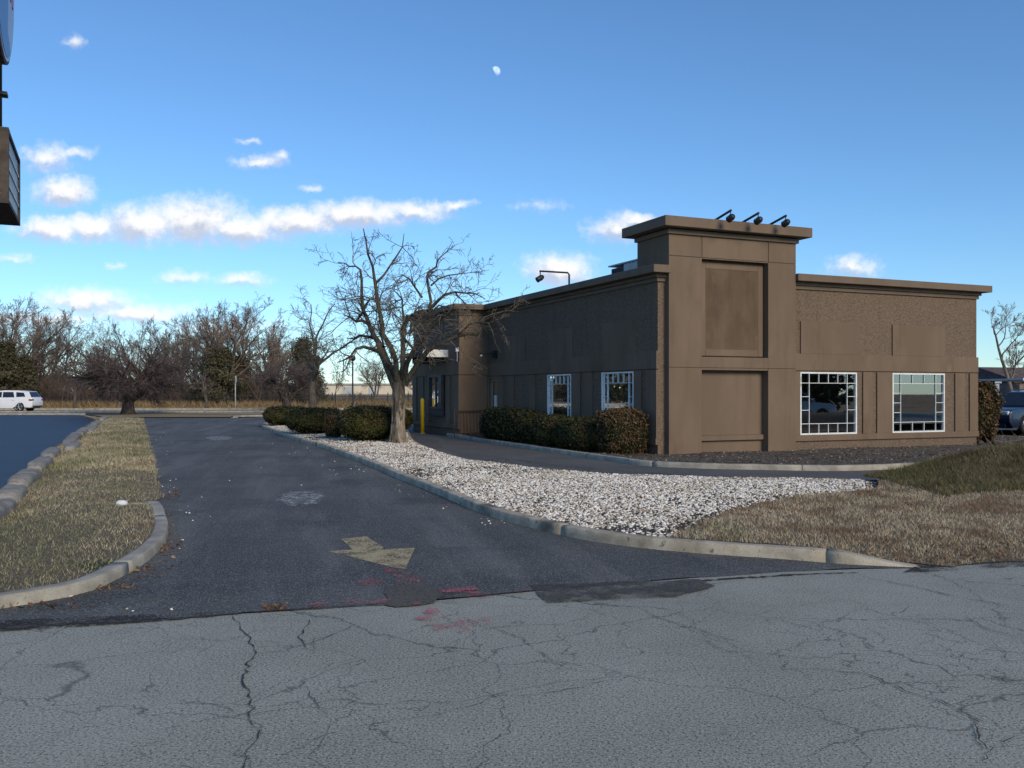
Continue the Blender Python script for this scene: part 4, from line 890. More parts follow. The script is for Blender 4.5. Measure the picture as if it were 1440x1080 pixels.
# ================================================================== HEDGES AND SHRUBS
def hedge(name, c, size, rz, label, seed, m='yew', group=None, n=7000, leaf=(.022, .05), slope=0.0, power=3.2, cat='hedge', wob=.07, tilt=.5):
    root = empty(name, c, rz, label, cat, group)
    a, b, h = size[0] / 2, size[1] / 2, size[2]
    r = np.random.default_rng(seed)
    ph = r.uniform(0, 6.28, (8, 1)); fr = r.uniform(1.5, 6.0, (8, 3)) * r.choice([-1, 1], (8, 3))
    def surf(d):
        k = (np.abs(d[:, 0]) ** power + np.abs(d[:, 1]) ** power + np.abs(d[:, 2]) ** power) ** (-1 / power)
        p = d * k[:, None]
        w_ = 1 + wob * np.sum(np.sin(p @ fr.T * 1.3 + ph.T), 1) / 3
        p = p * w_[:, None]
        z = (p[:, 2] + 1) / 2 * h
        z = z * (1 + slope * p[:, 1])
        return np.stack([p[:, 0] * a * (0.93 + .07 * np.minimum(1, z / h * 1.5)), p[:, 1] * b, np.maximum(z, 0.0)], 1)
    d = r.normal(size=(n, 3)) * np.array([a, b, h * .6]); d /= np.abs(d).max(1, keepdims=True); d = d * (1 / np.linalg.norm(d, axis=1, keepdims=True))
    P0 = surf(d); P0 = P0 * np.array([1, 1, 1]) ; nr = surf(d * 1.0) - np.array([0, 0, h * .45]); nr = nr / np.array([a, b, h / 2]) ** 2; nr /= np.linalg.norm(nr, axis=1, keepdims=True)
    depth = np.abs(r.normal(0, .03, n)) - .02 - np.where(r.uniform(size=n) < .07, r.uniform(.02, .09, n), 0); P1 = P0 - nr * depth[:, None]
    V0, F0 = None, None
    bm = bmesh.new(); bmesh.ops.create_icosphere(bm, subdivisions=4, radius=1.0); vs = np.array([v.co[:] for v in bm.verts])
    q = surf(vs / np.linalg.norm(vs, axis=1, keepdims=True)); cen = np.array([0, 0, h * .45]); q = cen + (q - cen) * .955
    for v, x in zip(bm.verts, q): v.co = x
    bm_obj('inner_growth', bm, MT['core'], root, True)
    leaves('foliage', P1[:, 0], P1[:, 1], np.maximum(P1[:, 2], .01), leaf[0], leaf[1], MT[m], seed + 1, normals=nr, parent=root, tilt=tilt, kind=None)
    return root
IH = 'dark clipped hedges on the gravel island'
zc = .16
hedge('hedge', Vector((-10.45, 42.3, .13)), (1.9, 2.0, .84), .2, 'farthest dark clipped hedge at the tip of the gravel island', 1, group=IH, n=6000, leaf=(.03, .06))
hedge('hedge', Vector((-7.22, 33.6, .14)), (2.0, 2.2, .90), .2, 'broad dark domed hedge behind the small square bronze shrub', 2, group=IH, n=7500, leaf=(.03, .055))
hedge('hedge', Vector((-4.42, 28.6, .15)), (1.9, 2.0, 1.0), .1, 'dark domed hedge just behind the scarred tree trunk', 3, group=IH, n=9000, leaf=(.024, .05))
hedge('hedge', Vector((-4.45, 34.6, zc)), (1.3, 1.6, .85), 0, 'dark hedge half hidden by the tree trunk near the yellow bollard', 4, group=IH, n=4000, leaf=(.03, .06))
hedge('shrub', Vector((-5.86, 30.1, .15)), (.52, .52, .68), .1, 'small square clipped bronze shrub between two dark hedges', 5, 'brownleaf', None, 2600, (.02, .04), power=6, cat='shrub', wob=.03)
BH = 'clipped hedges along the side wall'
p = B(-.86, 7.0, .06); hedge('hedge', p, (1.25, 3.8, 1.04), BANG, 'longest dark clipped hedge beside the rusty handrail', 6, group=BH, n=11000, leaf=(.024, .05), power=4, wob=.035, slope=.06)
p = B(-.86, 4.15, .06); hedge('hedge', p, (1.2, 1.75, .88), BANG, 'middle dark clipped hedge under the far side window', 7, group=BH, n=7000, leaf=(.024, .048), power=4, wob=.035, slope=.05)
p = B(-.88, 2.2, .06); hedge('hedge', p, (1.25, 1.95, .84), BANG, 'dark clipped hedge touching the bronze shrub below the near side window', 8, group=BH, n=9000, leaf=(.022, .045), power=4, wob=.035, slope=.05)
p = B(-.72, .55, .07); hedge('shrub', p, (1.08, .95, 1.08), BANG, 'bronze brown clipped shrub at the front corner of the side wall', 9, 'brownleaf', None, 6500, (.02, .042), power=5, cat='shrub', wob=.06, tilt=.8)
p = B(11.85, .9, .0); hedge('shrub', p, (1.35, 1.5, 1.95), BANG, 'tall dark bronze shrub against the outer end of the front wall', 10, 'brownleaf', None, 9000, (.025, .055), power=3.2, cat='shrub', wob=.10, tilt=.8)
p = B(-2.6, 18.3, .02); hedge('hedge', p, (1.2, 2.2, 1.0), BANG, 'dark low hedge in the shade behind the yellow bollard', 11, 'yew', None, 5000, (.03, .06))

# ================================================================== TREES
def grow(rng, start, d, length, r0, level, P, out, segs=None):
    """recursive limb: P['levels'][level] = dict(seg, wob, up, kids, kid_len, kid_ang, r_k)"""
    L = P['levels'][level]; n = L['seg']; pts = [np.array(start, float)]; dd = np.array(d, float); dd /= np.linalg.norm(dd)
    for i in range(n):
        dd = dd + rng.normal(0, L['wob'], 3) + np.array([0, 0, L['up']]); dd /= np.linalg.norm(dd); pts.append(pts[-1] + dd * length / n)
    rad = [max(r0 * (1 - L.get('taper', .75) * i / n), P['rmin']) for i in range(n + 1)]
    out[level].append((pts, rad))
    if level + 1 < len(P['levels']):
        spawn(rng, pts, rad, length, level + 1, P, out, L['kids'], L.get('from', .3))
def spawn(rng, pts, rad, length, level, P, out, kids, f0=0.3):
    L = P['levels'][level]; n = len(pts) - 1
    k = max(0, int(round(rng.normal(kids, kids * .15))))
    for j in range(k):
        t = f0 + (1 - f0) * (j + rng.uniform(0, 1)) / k; i = min(int(t * n), n - 1); f = t * n - i
        p = pts[i] * (1 - f) + pts[i + 1] * f; ax = pts[i + 1] - pts[i]; ax = ax / (np.linalg.norm(ax) + 1e-9)
        q = rng.normal(size=3); q -= ax * (q @ ax); q /= np.linalg.norm(q) + 1e-9
        a = rng.normal(L['ang'], .2); d = ax * math.cos(a) + q * math.sin(a)
        grow(rng, p, d, length * L['len'] * rng.uniform(.6, 1.25) * (1.15 - .5 * t), rad[i] * L.get('rk', .6), level, P, out)
def tree_parts(root, out, nt, mt, mc, ts=8, cs=3):
    """first nt levels make the trunk and limbs, the rest the crown"""
    tp = [x for l in out[:nt] for x in l]; cp = [x for l in out[nt:] for x in l]
    tube_obj('trunk', tp, ts, mt, root)
    if cp: tube_obj('crown', cp, cs, mc, root)
def bare_tree(name, loc, h, seed, P, label, cat='tree', group=None, nt=2, mt='wbark', mc='wtwig', lean=(0, 0, 1), trunk_r=.02, ts=7, rz=0.0):
    rng = np.random.default_rng(seed); out = [[] for _ in P['levels']]
    root = empty(name, loc, rz, label, cat, group)
    for k in range(P.get('stems', 1)):
        d = np.array(lean, float)
        if P.get('stems', 1) > 1:
            a = 6.283 * k / P['stems'] + rng.uniform(-.3, .3); s = P.get('splay', .5) * rng.uniform(.7, 1.2); d = np.array([math.cos(a) * s, math.sin(a) * s, 1])
        grow(rng, (0, 0, P.get('z0', -.15)), d, h * P['trunk'] * rng.uniform(.9, 1.1), h * trunk_r, 0, P, out)
    tree_parts(root, out, nt, MT[mt], MT[mc], ts); return root

# ---- the scarred tree on the gravel island: limbs follow the photograph's, twigs grow from them
DY = 27.3; MP = DY / F
mt_base = G(557, 622, .14); TB = Vector((mt_base.x, DY, .14))
def zp(x, y, dy=0.0):      # enlarged-crop coordinates to metres relative to the trunk base
    u, v = 440 + x / 4.32, 310 + y / 4.32
    return np.array([(u - 557) * MP, dy, (622 - v) * MP])
limbs = [
 ([(512, 1348, 0), (510, 1280, 0), (512, 1180, 0), (514, 1090, 0), (512, 1030, 0), (512, 985, 0)], [.30, .265, .25, .25, .27, .22]),
 ([(505, 1040, 0), (470, 970, .1), (440, 900, .2), (412, 840, .3), (390, 785, .4), (372, 735, .45), (350, 690, .5), (318, 640, .55), (296, 590, .6), (280, 540, .6), (262, 480, .7), (252, 420, .75), (250, 340, .8), (245, 275, .8), (215, 258, .8), (180, 258, .8), (145, 240, .8), (105, 230, .85)], [.20, .18, .165, .15, .14, .12, .11, .10, .09, .08, .075, .07, .06, .05, .04, .035, .025, .015]),
 ([(515, 1020, 0), (505, 930, -.1), (500, 850, -.2), (470, 770, -.3), (432, 700, -.3), (424, 640, -.35), (415, 580, -.4), (398, 510, -.4), (385, 440, -.5), (374, 370, -.5), (368, 300, -.5), (350, 230, -.6), (332, 160, -.6), (318, 80, -.6)], [.19, .15, .13, .115, .11, .10, .095, .085, .08, .07, .055, .045, .035, .02]),
 ([(385, 405, -.5), (430, 345, -.3), (470, 280, -.2), (505, 215, -.1), (525, 165, 0), (540, 80, .1)], [.06, .05, .042, .035, .025, .012]),
 ([(520, 1010, 0), (528, 900, .2), (530, 800, .3), (528, 720, .4), (535, 650, .5), (548, 595, .5), (590, 570, .4), (635, 552, .3), (685, 548, .2)], [.18, .14, .13, .12, .105, .095, .085, .075, .06]),
 ([(690, 545, .2), (700, 490, .2), (686, 420, .3), (678, 350, .3), (690, 310, .3), (730, 275, .35), (740, 235, .4), (790, 170, .4), (830, 120, .4)], [.07, .065, .06, .055, .05, .04, .03, .02, .01]),
 ([(700, 540, .2), (740, 500, 0), (790, 460, -.2), (850, 450, -.3), (920, 455, -.4), (980, 462, -.5), (1040, 492, -.5)], [.075, .07, .06, .045, .035, .025, .012]),
 ([(700, 390, .3), (740, 345, .5), (800, 315, .6), (880, 300, .7), (940, 300, .8), (1000, 290, .9)], [.045, .04, .03, .022, .016, .01]),
 ([(535, 960, 0), (580, 870, -.4), (620, 800, -.7), (670, 750, -.9), (710, 710, -1.1), (750, 670, -1.3), (800, 630, -1.4), (850, 600, -1.5)], [.16, .13, .115, .10, .085, .07, .05, .03]),
 ([(545, 1000, 0), (590, 940, -.1), (630, 890, -.2), (665, 845, -.3), (700, 805, -.4), (755, 762, -.5), (820, 738, -.6), (880, 722, -.7), (940, 710, -.8), (1000, 712, -.8), (1020, 700, -.8), (1016, 640, -.8)], [.15, .135, .125, .115, .105, .095, .085, .078, .07, .066, .064, .055]),
 ([(860, 728, -.6), (930, 680, -.9), (1000, 645, -1.1), (1080, 615, -1.3), (1150, 588, -1.4), (1200, 555, -1.5), (1250, 510, -1.6)], [.05, .045, .04, .032, .025, .018, .01]),
 ([(1000, 650, -1.1), (1060, 650, -1.3), (1090, 700, -1.4), (1110, 770, -1.4), (1135, 820, -1.4)], [.03, .025, .02, .015, .01]),
 ([(1010, 640, -1.1), (1080, 590, -.9), (1160, 570, -.8), (1240, 570, -.7)], [.035, .028, .02, .01]),
 ([(405, 775, .35), (350, 715, .7), (300, 700, 1.0), (230, 690, 1.2), (180, 705, 1.4), (130, 700, 1.5)], [.10, .08, .07, .055, .04, .02]),
 ([(390, 800, .4), (345, 785, .2), (300, 770, 0), (260, 790, -.1), (225, 830, -.2), (185, 860, -.2), (150, 870, -.3)], [.095, .08, .07, .055, .045, .035, .015]),
 ([(310, 628, .55), (265, 605, .6), (220, 600, .7), (180, 575, .8), (140, 560, .9)], [.08, .075, .055, .04, .02]),
 ([(225, 600, .7), (265, 560, .5), (300, 510, .3), (330, 480, .2), (370, 475, .1)], [.06, .055, .05, .04, .025]),
 ([(525, 660, .4), (515, 560, .7), (510, 470, .9), (470, 420, 1.1), (440, 395, 1.3), (450, 350, 1.4)], [.07, .055, .045, .035, .025, .012]),
 ([(650, 470, .1), (620, 420, -.1), (580, 370, -.3), (550, 345, -.4), (510, 370, -.6)], [.05, .042, .035, .025, .012]),
 ([(640, 550, .3), (610, 630, .4), (570, 690, .6), (560, 620, .8), (600, 500, 1.0), (640, 480, 1.1)], [.06, .055, .05, .04, .03, .02]),
 ([(430, 860, .2), (455, 900, .8), (380, 770, 1.3), (330, 640, 1.7), (340, 560, 1.9), (390, 530, 2.1)], [.05, .06, .055, .045, .03, .015]),
 ([(690, 740, -1.0), (690, 650, -1.2), (720, 600, -1.4), (800, 560, -1.6), (900, 590, -1.8), (960, 640, -1.9)], [.07, .055, .045, .035, .025, .012]),
 ([(620, 790, -.7), (560, 700, -1.2), (600, 610, -1.5), (650, 640, -1.8), (720, 690, -2.0)], [.06, .05, .04, .03, .015]),
]
rng = np.random.default_rng(5)
tp, src = [], []
for L, rr in limbs:
    P_ = [zp(x, y, dy * 1.2) for x, y, dy in L]
    # subdivide smoothly with small kinks
    cm = catmull([Vector(p) for p in P_], 0.22); n = len(cm)
    ts_ = np.linspace(0, len(rr) - 1, n); r2 = np.interp(ts_, range(len(rr)), rr)
    pts = [np.array(p[:]) + (rng.normal(0, .022, 3) if 0 < i < n - 1 and r2[i] < .15 else rng.normal(0, .006, 3)) for i, p in enumerate(cm)]
    tp.append((pts, list(np.where(r2 > .2, r2 * .74, r2 * .68)))); src.append((pts, list(r2)))
PT = dict(rmin=.005, levels=[dict(seg=1, wob=0, up=0, kids=0),
     dict(seg=9, wob=.19, up=-.01, kids=6, len=1, ang=.95, rk=.5, taper=.8, **{'from': .15}),
     dict(seg=5, wob=.22, up=-.02, kids=4, len=.46, ang=.85, rk=.55, taper=.7, **{'from': .15}),
     dict(seg=3, wob=.2, up=-.02, kids=0, len=.5, ang=.7, rk=.6)])
out = [[], [], [], []]
for i, (pts, rr) in enumerate(src[1:]):
    length = sum(np.linalg.norm(b - a) for a, b in zip(pts[:-1], pts[1:])); f0 = .38 if i < 9 else .12
    if i == 8: f0 = .55
    n = len(pts)
    for k in range(int(length * (1 - f0) * 4.6)):
        t = rng.uniform(f0, 1); j = min(int(t * (n - 1)), n - 2)
        if rr[j] > .12: continue
        if pts[j][0] > 1.5 and pts[j][2] < 4.2 and rng.uniform() < .5: continue
        ax = pts[j + 1] - pts[j]; ax /= np.linalg.norm(ax) + 1e-9; q = rng.normal(size=3) * np.array([1, .9, 1]); q -= ax * (q @ ax); q /= np.linalg.norm(q)
        a = rng.normal(.95, .25); d = ax * math.cos(a) + q * math.sin(a); d[2] += .02 if pts[j][2] < 4.5 else -.25
        grow(rng, pts[j], d, rng.uniform(.45, 1.7) * (.8 if pts[j][0] > 1.5 and pts[j][2] < 4.2 else 1.0) * (1 - .5 * max(0, (pts[j][2] - 4.6) / 1.6)), min(rr[j] * .5, .020), 1, PT, out)
root = empty('gnarled_tree', TB, 0, 'gnarled bare tree with scarred pale trunk on the white gravel island', 'tree')
# stubs and flutes of the trunk
flut = []
for k in range(9):
    a = k * .698 + rng.uniform(-.2, .2); rr0 = .165
    flut.append(([np.array([math.cos(a) * (rr0 + .09), math.sin(a) * (rr0 + .09), -.06]), np.array([math.cos(a) * rr0, math.sin(a) * rr0, .22]), np.array([math.cos(a + .1) * (rr0 - .045), math.sin(a + .1) * (rr0 - .045), .7]), np.array([math.cos(a + .2) * (rr0 - .05), math.sin(a + .2) * (rr0 - .05), 1.25]), np.array([math.cos(a + .25) * (rr0 - .06), math.sin(a + .25) * (rr0 - .06), 1.75])], [.07, .075, .07, .06, .05]))
tube_obj('trunk', [(p, r) for p, r in tp] + flut, 10, MT['barkmain'], root)
tube_obj('crown', [x for l in out for x in l], 4, MT['twig'], root)

# ---- dark spreading cherry trees
PC = dict(rmin=.006, trunk=.50, z0=.75, stems=9, splay=1.25, levels=[
    dict(seg=7, wob=.09, up=.0, kids=9, taper=.6, **{'from': .35}),
    dict(seg=6, wob=.14, up=-.02, kids=10, len=.74, ang=.65, rk=.6, **{'from': .15}),
    dict(seg=5, wob=.17, up=-.03, kids=10, len=.55, ang=.7, rk=.5, **{'from': .1}),
    dict(seg=3, wob=.15, up=.03, kids=0, len=.62, ang=.6, rk=.5)])
ch = G(180, 583.5); ch.z = .1
t_ = bare_tree('cherry_tree', ch, 7.6, 3, dict(PC), 'dark low cherry tree with wide twiggy crown at the end of the grass strip', nt=2, mt='barkd', mc='twigp', trunk_r=.030)
tube_caps('lower_trunk', [(0, 0, -.2), (0, 0, .1), (0, .02, .5), (0, 0, .95), (0, 0, 1.2)], [.62, .50, .40, .38, .36], MT['barkd'], t_, 14)
ch2 = G(403, 577); ch2.z = 0
P2 = dict(PC); P2['stems'] = 7; P2['splay'] = .9; P2['z0'] = .6
t_ = bare_tree('cherry_tree', ch2, 6.4, 8, P2, 'dark twiggy cherry tree beyond the farthest island hedge', nt=2, mt='barkd', mc='twigp', trunk_r=.026)
tube_caps('lower_trunk', [(0, 0, -.2), (0, 0, .2), (0, 0, .9), (0, 0, 1.1)], [.55, .42, .4, .36], MT['barkd'], t_, 12)

# ---- sparse tree with pale base behind the hedges
PS = dict(rmin=.007, trunk=.42, stems=1, levels=[
    dict(seg=6, wob=.05, up=.05, kids=6, taper=.45, **{'from': .55}),
    dict(seg=9, wob=.17, up=.05, kids=9, len=1.3, ang=.8, rk=.55, **{'from': .2}),
    dict(seg=6, wob=.22, up=.02, kids=8, len=.42, ang=.8, rk=.5, **{'from': .15}),
    dict(seg=5, wob=.22, up=.02, kids=6, len=.5, ang=.75, rk=.5, **{'from': .1}),
    dict(seg=3, wob=.2, up=.0, kids=0, len=.5, ang=.7, rk=.6)])
bare_tree('bare_tree', Vector((-13.9, 64.5, .0)), 9.2, 14, PS, 'tall sparse bare tree rising behind the island hedges', nt=2, mt='bark', mc='twig', trunk_r=.024).scale = (1.35, 1.35, 1.05)

# ---- woodland edge
PW1 = dict(rmin=.0055, trunk=.62, levels=[
    dict(seg=8, wob=.06, up=.06, kids=9, taper=.75, **{'from': .22}),
    dict(seg=7, wob=.12, up=.07, kids=7, len=.62, ang=.65, rk=.6, **{'from': .2}),
    dict(seg=5, wob=.15, up=.06, kids=7, len=.45, ang=.6, rk=.5, **{'from': .15}),
    dict(seg=4, wob=.15, up=.05, kids=7, len=.5, ang=.55, rk=.5, **{'from': .1}),
    dict(seg=2, wob=.12, up=.03, kids=0, len=.5, ang=.5, rk=.55)])
PW2 = dict(rmin=.0055, trunk=.42, stems=3, splay=.35, levels=[
    dict(seg=7, wob=.07, up=.05, kids=8, taper=.55, **{'from': .35}),
    dict(seg=7, wob=.10, up=.06, kids=8, len=.85, ang=.5, rk=.6, **{'from': .2}),
    dict(seg=5, wob=.13, up=.05, kids=7, len=.42, ang=.6, rk=.5, **{'from': .15}),
    dict(seg=4, wob=.15, up=.04, kids=7, len=.5, ang=.55, rk=.5, **{'from': .1}),
    dict(seg=2, wob=.12, up=.02, kids=0, len=.5, ang=.5, rk=.55)])
protos = []
WG = 'bare woodland trees beyond the fence'
for k, (P_, s) in enumerate(((PW1, 1), (PW2, 2), (PW1, 3), (PW2, 4), (PW1, 5))):
    protos.append(bare_tree('woodland_tree', (0, 0, 0), 10.0, 100 + s, P_, 'bare brown woodland tree beyond the black fence', 'tree', WG, nt=2, trunk_r=.0155, ts=6))
spots = [(18, 405, 118, 1, 'tall bare tree with forked limbs rising over the dark evergreen'), (62, 441, 126, 3, None), (88, 440, 132, 0, None), (112, 446, 124, 2, None), (138, 444, 130, 4, None), (158, 452, 138, 0, None), (-25, 420, 124, 2, None),
         (212, 441, 122, 3, 'rounded bare tree crown rising directly behind the dark cherry tree'), (240, 452, 130, 1, None), (272, 440, 128, 0, None), (322, 411, 116, 1, 'tallest broad bare woodland tree beside the grey sign post'), (352, 424, 122, 3, None),
         (378, 452, 126, 1, None), (300, 436, 126, 4, None), (186, 450, 136, 2, None), (40, 452, 140, 4, None), (-60, 440, 120, 1, None), (256, 446, 140, 2, None), (395, 470, 140, 0, None), (338, 440, 140, 2, None),
         (528, 500, 150, 1, 'small spreading bare tree in the field behind the lamp post'), (586, 506, 140, 3, 'small bare tree in the field near the building corner'), (470, 508, 160, 4, None), (-100, 430, 130, 0, None), (-140, 440, 130, 3, None)]
used = set(); placed = []
for i, (u, v, Y, k, lab) in enumerate(spots):
    p = at(u, 552, Y); z0 = float(hf(np.array([p.x]), np.array([Y]))[0]); h = CAM_H + (552 - v) / F * Y - z0
    o = protos[k] if k not in used else copy_tree(protos[k]); used.add(k)
    o.location = (p.x, Y, z0); o.rotation_euler = (0, 0, i * 1.7)
    top = max((Vector(c).z for ch_ in o.children for c in ch_.bound_box)); s = h / top; o.scale = (s * 1.05, s * 1.05, s)
    placed.append((o, lab))
for o, lab in placed:
    if lab:
        o['label'] = lab; del o['group']
for i in range(16):      # the wood goes on past the picture's edge; the side windows mirror it
    a = -1.9 + i * .075; d = 95 + 12 * (i % 3); o = copy_tree(protos[i % 5]); o.location = (math.sin(a) * d * 1.2, max(18, math.cos(a) * d), 0); o.rotation_euler = (0, 0, i * 2.3); o.scale = (1.5, 1.5, 1.35 + .1 * (i % 4)); o['label'] = 'bare brown woodland tree beyond the black fence'; o['group'] = WG
# right hand tree and far side
bare_tree('bare_tree', Vector((38.5, 70, 0)), 7.6, 55, PW1, 'bare tree behind the dark parked car and the shrub', nt=2, mt='wbark', mc='wtwig', trunk_r=.017, ts=6).scale = (1.6, 1.6, 1.42)
# small street trees with pale trunks along the far road
PY = dict(rmin=.008, trunk=.42, levels=[dict(seg=5, wob=.04, up=.08, kids=9, taper=.5, **{'from': .5}), dict(seg=6, wob=.13, up=.03, kids=8, len=.7, ang=.85, rk=.55, **{'from': .15}), dict(seg=5, wob=.15, up=.02, kids=6, len=.5, ang=.7, rk=.5, **{'from': .1}), dict(seg=3, wob=.14, up=.02, kids=0, len=.55, ang=.6, rk=.5)])
p = at(105, 552, 92); bare_tree('street_tree', Vector((p.x, 92, -.1)), 7.0, 61, PY, 'small pale trunked tree beside the far road behind the white car', nt=1, mt='bark', mc='twigp', trunk_r=.03)
p = at(291, 552, 92); bare_tree('street_tree', Vector((p.x, 92, -.1)), 6.6, 62, PY, 'small pale trunked tree beside the far road near the sign post', nt=1, mt='bark', mc='twigp', trunk_r=.03)

# evergreens at the woodland edge
def evergreen(loc, h, w, seed, label, n=15000, leaf=(.09, .20)):
    root = empty('evergreen_tree', loc, 0, label, 'tree'); r = np.random.default_rng(seed)
    pts = [(np.array([0, 0, -.2]), .02 * h), (np.array([.1, 0, h * .5]), .014 * h), (np.array([0, .1, h * .97]), .003 * h)]
    tube_obj('trunk', [([p for p, _ in pts], [q for _, q in pts])], 6, MT['wbark'], root)
    nb = 46; A = []
    for k in range(nb):
        z = h * (.10 + .88 * k / nb) ; rad = w / 2 * (1 - (k / nb)) ** .7 * r.uniform(.6, 1.15); a = r.uniform(0, 6.28); m_ = int(n / nb)
        t = np.abs(r.uniform(0.1, 1, m_)) ** .7
        A.append(np.stack([np.cos(a) * rad * t + r.normal(0, .16 * w / 2, m_), np.sin(a) * rad * t + r.normal(0, .16 * w / 2, m_), z + r.normal(0, h * .028, m_) - .08 * h * t * t], 1))
    A = np.concatenate(A); nr = A - np.array([0, 0, h * .4]); nr /= np.linalg.norm(nr, axis=1, keepdims=True) + 1e-6
    leaves('foliage', A[:, 0], A[:, 1], np.maximum(A[:, 2], .1), leaf[0], leaf[1], MT['pine'], seed, normals=nr, parent=root, kind=None, tilt=.7)
    return root
for (u, v, Y, w, s, lab) in ((8, 478, 112, 5.5, 1, 'dark evergreen tree above the front of the white car'), (36, 500, 114, 4, 2, 'shorter rust tinged evergreen behind the white car'), (308, 486, 112, 7.5, 3, 'olive evergreen tree beside the grey sign post'), (338, 498, 118, 5, 4, 'smaller olive evergreen standing right behind the sign post'), (428, 473, 110, 6.0, 5, 'pale olive evergreen behind the sparse bare tree'), (-30, 470, 116, 6, 6, 'dark evergreen tree at the outer picture edge')):
    p = at(u, 552, Y); evergreen(Vector((p.x, Y, 0)), CAM_H + (552 - v) / F * Y, w, s, lab)

for i in range(3, 7):    # evergreens across the road, mirrored in the front windows
    evergreen(Vector((36 + 3.4 * i, -18 + 3.5 * i + 4 * (i % 2), 0)), (9.5 + 1.7 * ((i * 7) % 4)) , 8.5, 30 + i, 'tall evergreen in the row across the road opposite the shop front', 2200, (.25, .6))['group'] = 'evergreens across the road'
for i in range(9):       # dense evergreens beyond the sealed lot, mirrored in the side windows
    evergreen(Vector((-70 - 5.5 * i + 3 * (i % 2), 64 + 7.5 * i, 0)), 10 + 1.6 * ((i * 5) % 4), 8.5, 60 + i, 'dense evergreen in the belt far beyond the sealed lot', 2200, (.25, .6))['group'] = 'evergreens beyond the sealed lot'
# undergrowth: brown brush under the trees, tall dry grass along the fence
rng = np.random.default_rng(12); polys = []
for k in range(9000):
    u = rng.uniform(-700, 470) if rng.uniform() < .25 else rng.uniform(-140, 470) if rng.uniform() < .93 else rng.uniform(470, 700); Y = rng.uniform(112, 150); x = (u - 720) / F * Y
    hh = rng.uniform(1.5, 7.5) * (.55 + .45 * math.sin(u * .045 + 1.0) ** 2) * (1.0 if u < 400 else max(.30, 1 - (u - 400) / 90)) * (1 if u > 130 or u < 70 else .9)
    b = np.array([x, Y, .0]); d = np.array([rng.normal(0, .22), rng.normal(0, .15), 1.0]); pts = [b]
    for j in range(4): d = d + rng.normal(0, .16, 3); d[2] = abs(d[2]); d /= np.linalg.norm(d); pts.append(pts[-1] + d * hh / 4)
    r0 = rng.uniform(.018, .05); polys.append((pts, [r0, r0 * .8, r0 * .6, r0 * .45, .008]))
    for q in range(5):
        j = rng.integers(1, 4); dd = np.array([rng.normal(0, .6), rng.normal(0, .5), rng.uniform(.1, 1)]); dd /= np.linalg.norm(dd); l = hh * rng.uniform(.12, .35)
        polys.append(([pts[j], pts[j] + dd * l * .5, pts[j] + dd * l + np.array([0, 0, l * .15])], [r0 * .5, r0 * .35, .006]))
o = tube_obj('undergrowth', polys, 3, MT['brush'], None, False); tag(o, 'tangled brown brush below the woodland trees', 'undergrowth', kind='stuff')
X = []; Y = []
r = np.random.default_rng(4); Y = r.uniform(103, 128, 42000); X = r.uniform(-.66, .2, 42000) * Y
blades('tall_grass', X, Y, hf(X, Y), .25, .95, .09, MT['reed'], 71, 'tall dry grass along the black fence', 'grass')
Y = r.uniform(83.5, 104, 42000); X = r.uniform(-.66, .25, 42000) * Y
blades('field_grass', X, Y, hf(X, Y), .05, .22, .05, MT['reed'], 72, 'short dry grass of the far field', 'grass')

# ================================================================== FAR THINGS
fn = empty('fence', (0, 106, -.1), 0, 'long black rail fence across the far field', 'fence')
x0, x1 = -75, -8
boxes('rail', [(x0, x1, -.02, .02, .18, .23), (x0, x1, -.02, .02, 1.22, 1.27), (x0, x1, -.02, .02, 1.42, 1.47)], MT['black'], fn)
k = x0
boxes('pickets', [(x0 + .15 * j, x0 + .15 * j + .022, -.011, .011, .232, 1.218) for j in range(int((x1 - x0) / .15))], MT['black'], fn)
while k <= x1: boxes('post', [(k - .05, k + .05, -.05, .05, -.2, 1.62)], MT['black'], fn); k += 4.2
fn2 = empty('fence', (0, 112, -.1), 0, 'row of dark fence posts in the brown field near the building', 'fence')
for k in range(7): boxes('post', [(-22 + k * 3.4, -21.9 + k * 3.4, -.05, .05, -.2, 1.7)], MT['black'], fn2)
boxes('wire', [(-22, 0, -.008, .008, 1.5, 1.515), (-22, 0, -.008, .008, .8, .815)], MT['black'], fn2)
sp = empty('sign_post', at(331, 577, 82.5) * Vector((1, 1, 0)), .2, 'thin grey steel sign post beside the far road', 'sign post')
tube_caps('post', [(0, 0, -.1), (0, 0, 3.1)], .05, MT['galv'], sp, 8); boxes('plate', [(-.24, .24, -.055, -.05, 2.5, 3.05)], MT['galv'], sp).rotation_euler = (0, 0, 1.35)
up = empty('utility_pole', at(275, 552, 119) * Vector((1, 1, 0)), 0, 'pale branchless snag of a pole standing among the woodland trees', 'pole')
tube_caps('pole', [(0, 0, -.1), (0, .1, 4), (.1, 0, 8.3)], [.2, .16, .11], mat('weathered_pole', ((.20, .18, .16), (.28, .255, .23)), 3), up, 8); tube_caps('stub', [(0, 0, 6.0), (.5, .1, 6.5)], .05, MT['wbark'], up, 6)
lp = empty('lamp_post', Vector(((496 - 720) / F * 58, 58, .05)), 0, 'slim black lamp post behind the domed hedge', 'lamp post')
tube_caps('post', [(0, 0, -.1), (0, 0, .5), (0, 0, .55), (0, 0, 3.55)], [.09, .09, .055, .045], MT['black'], lp, 10)
tube_caps('lamp_head', [(0, 0, 3.54), (0, 0, 3.6), (0, 0, 3.72), (0, 0, 3.86), (0, 0, 3.92)], [.07, .16, .20, .15, .04], MT['black'], lp, 12)
boxes('arm', [(.02, 1.0, -.012, .012, 3.40, 3.425)], MT['black'], lp)

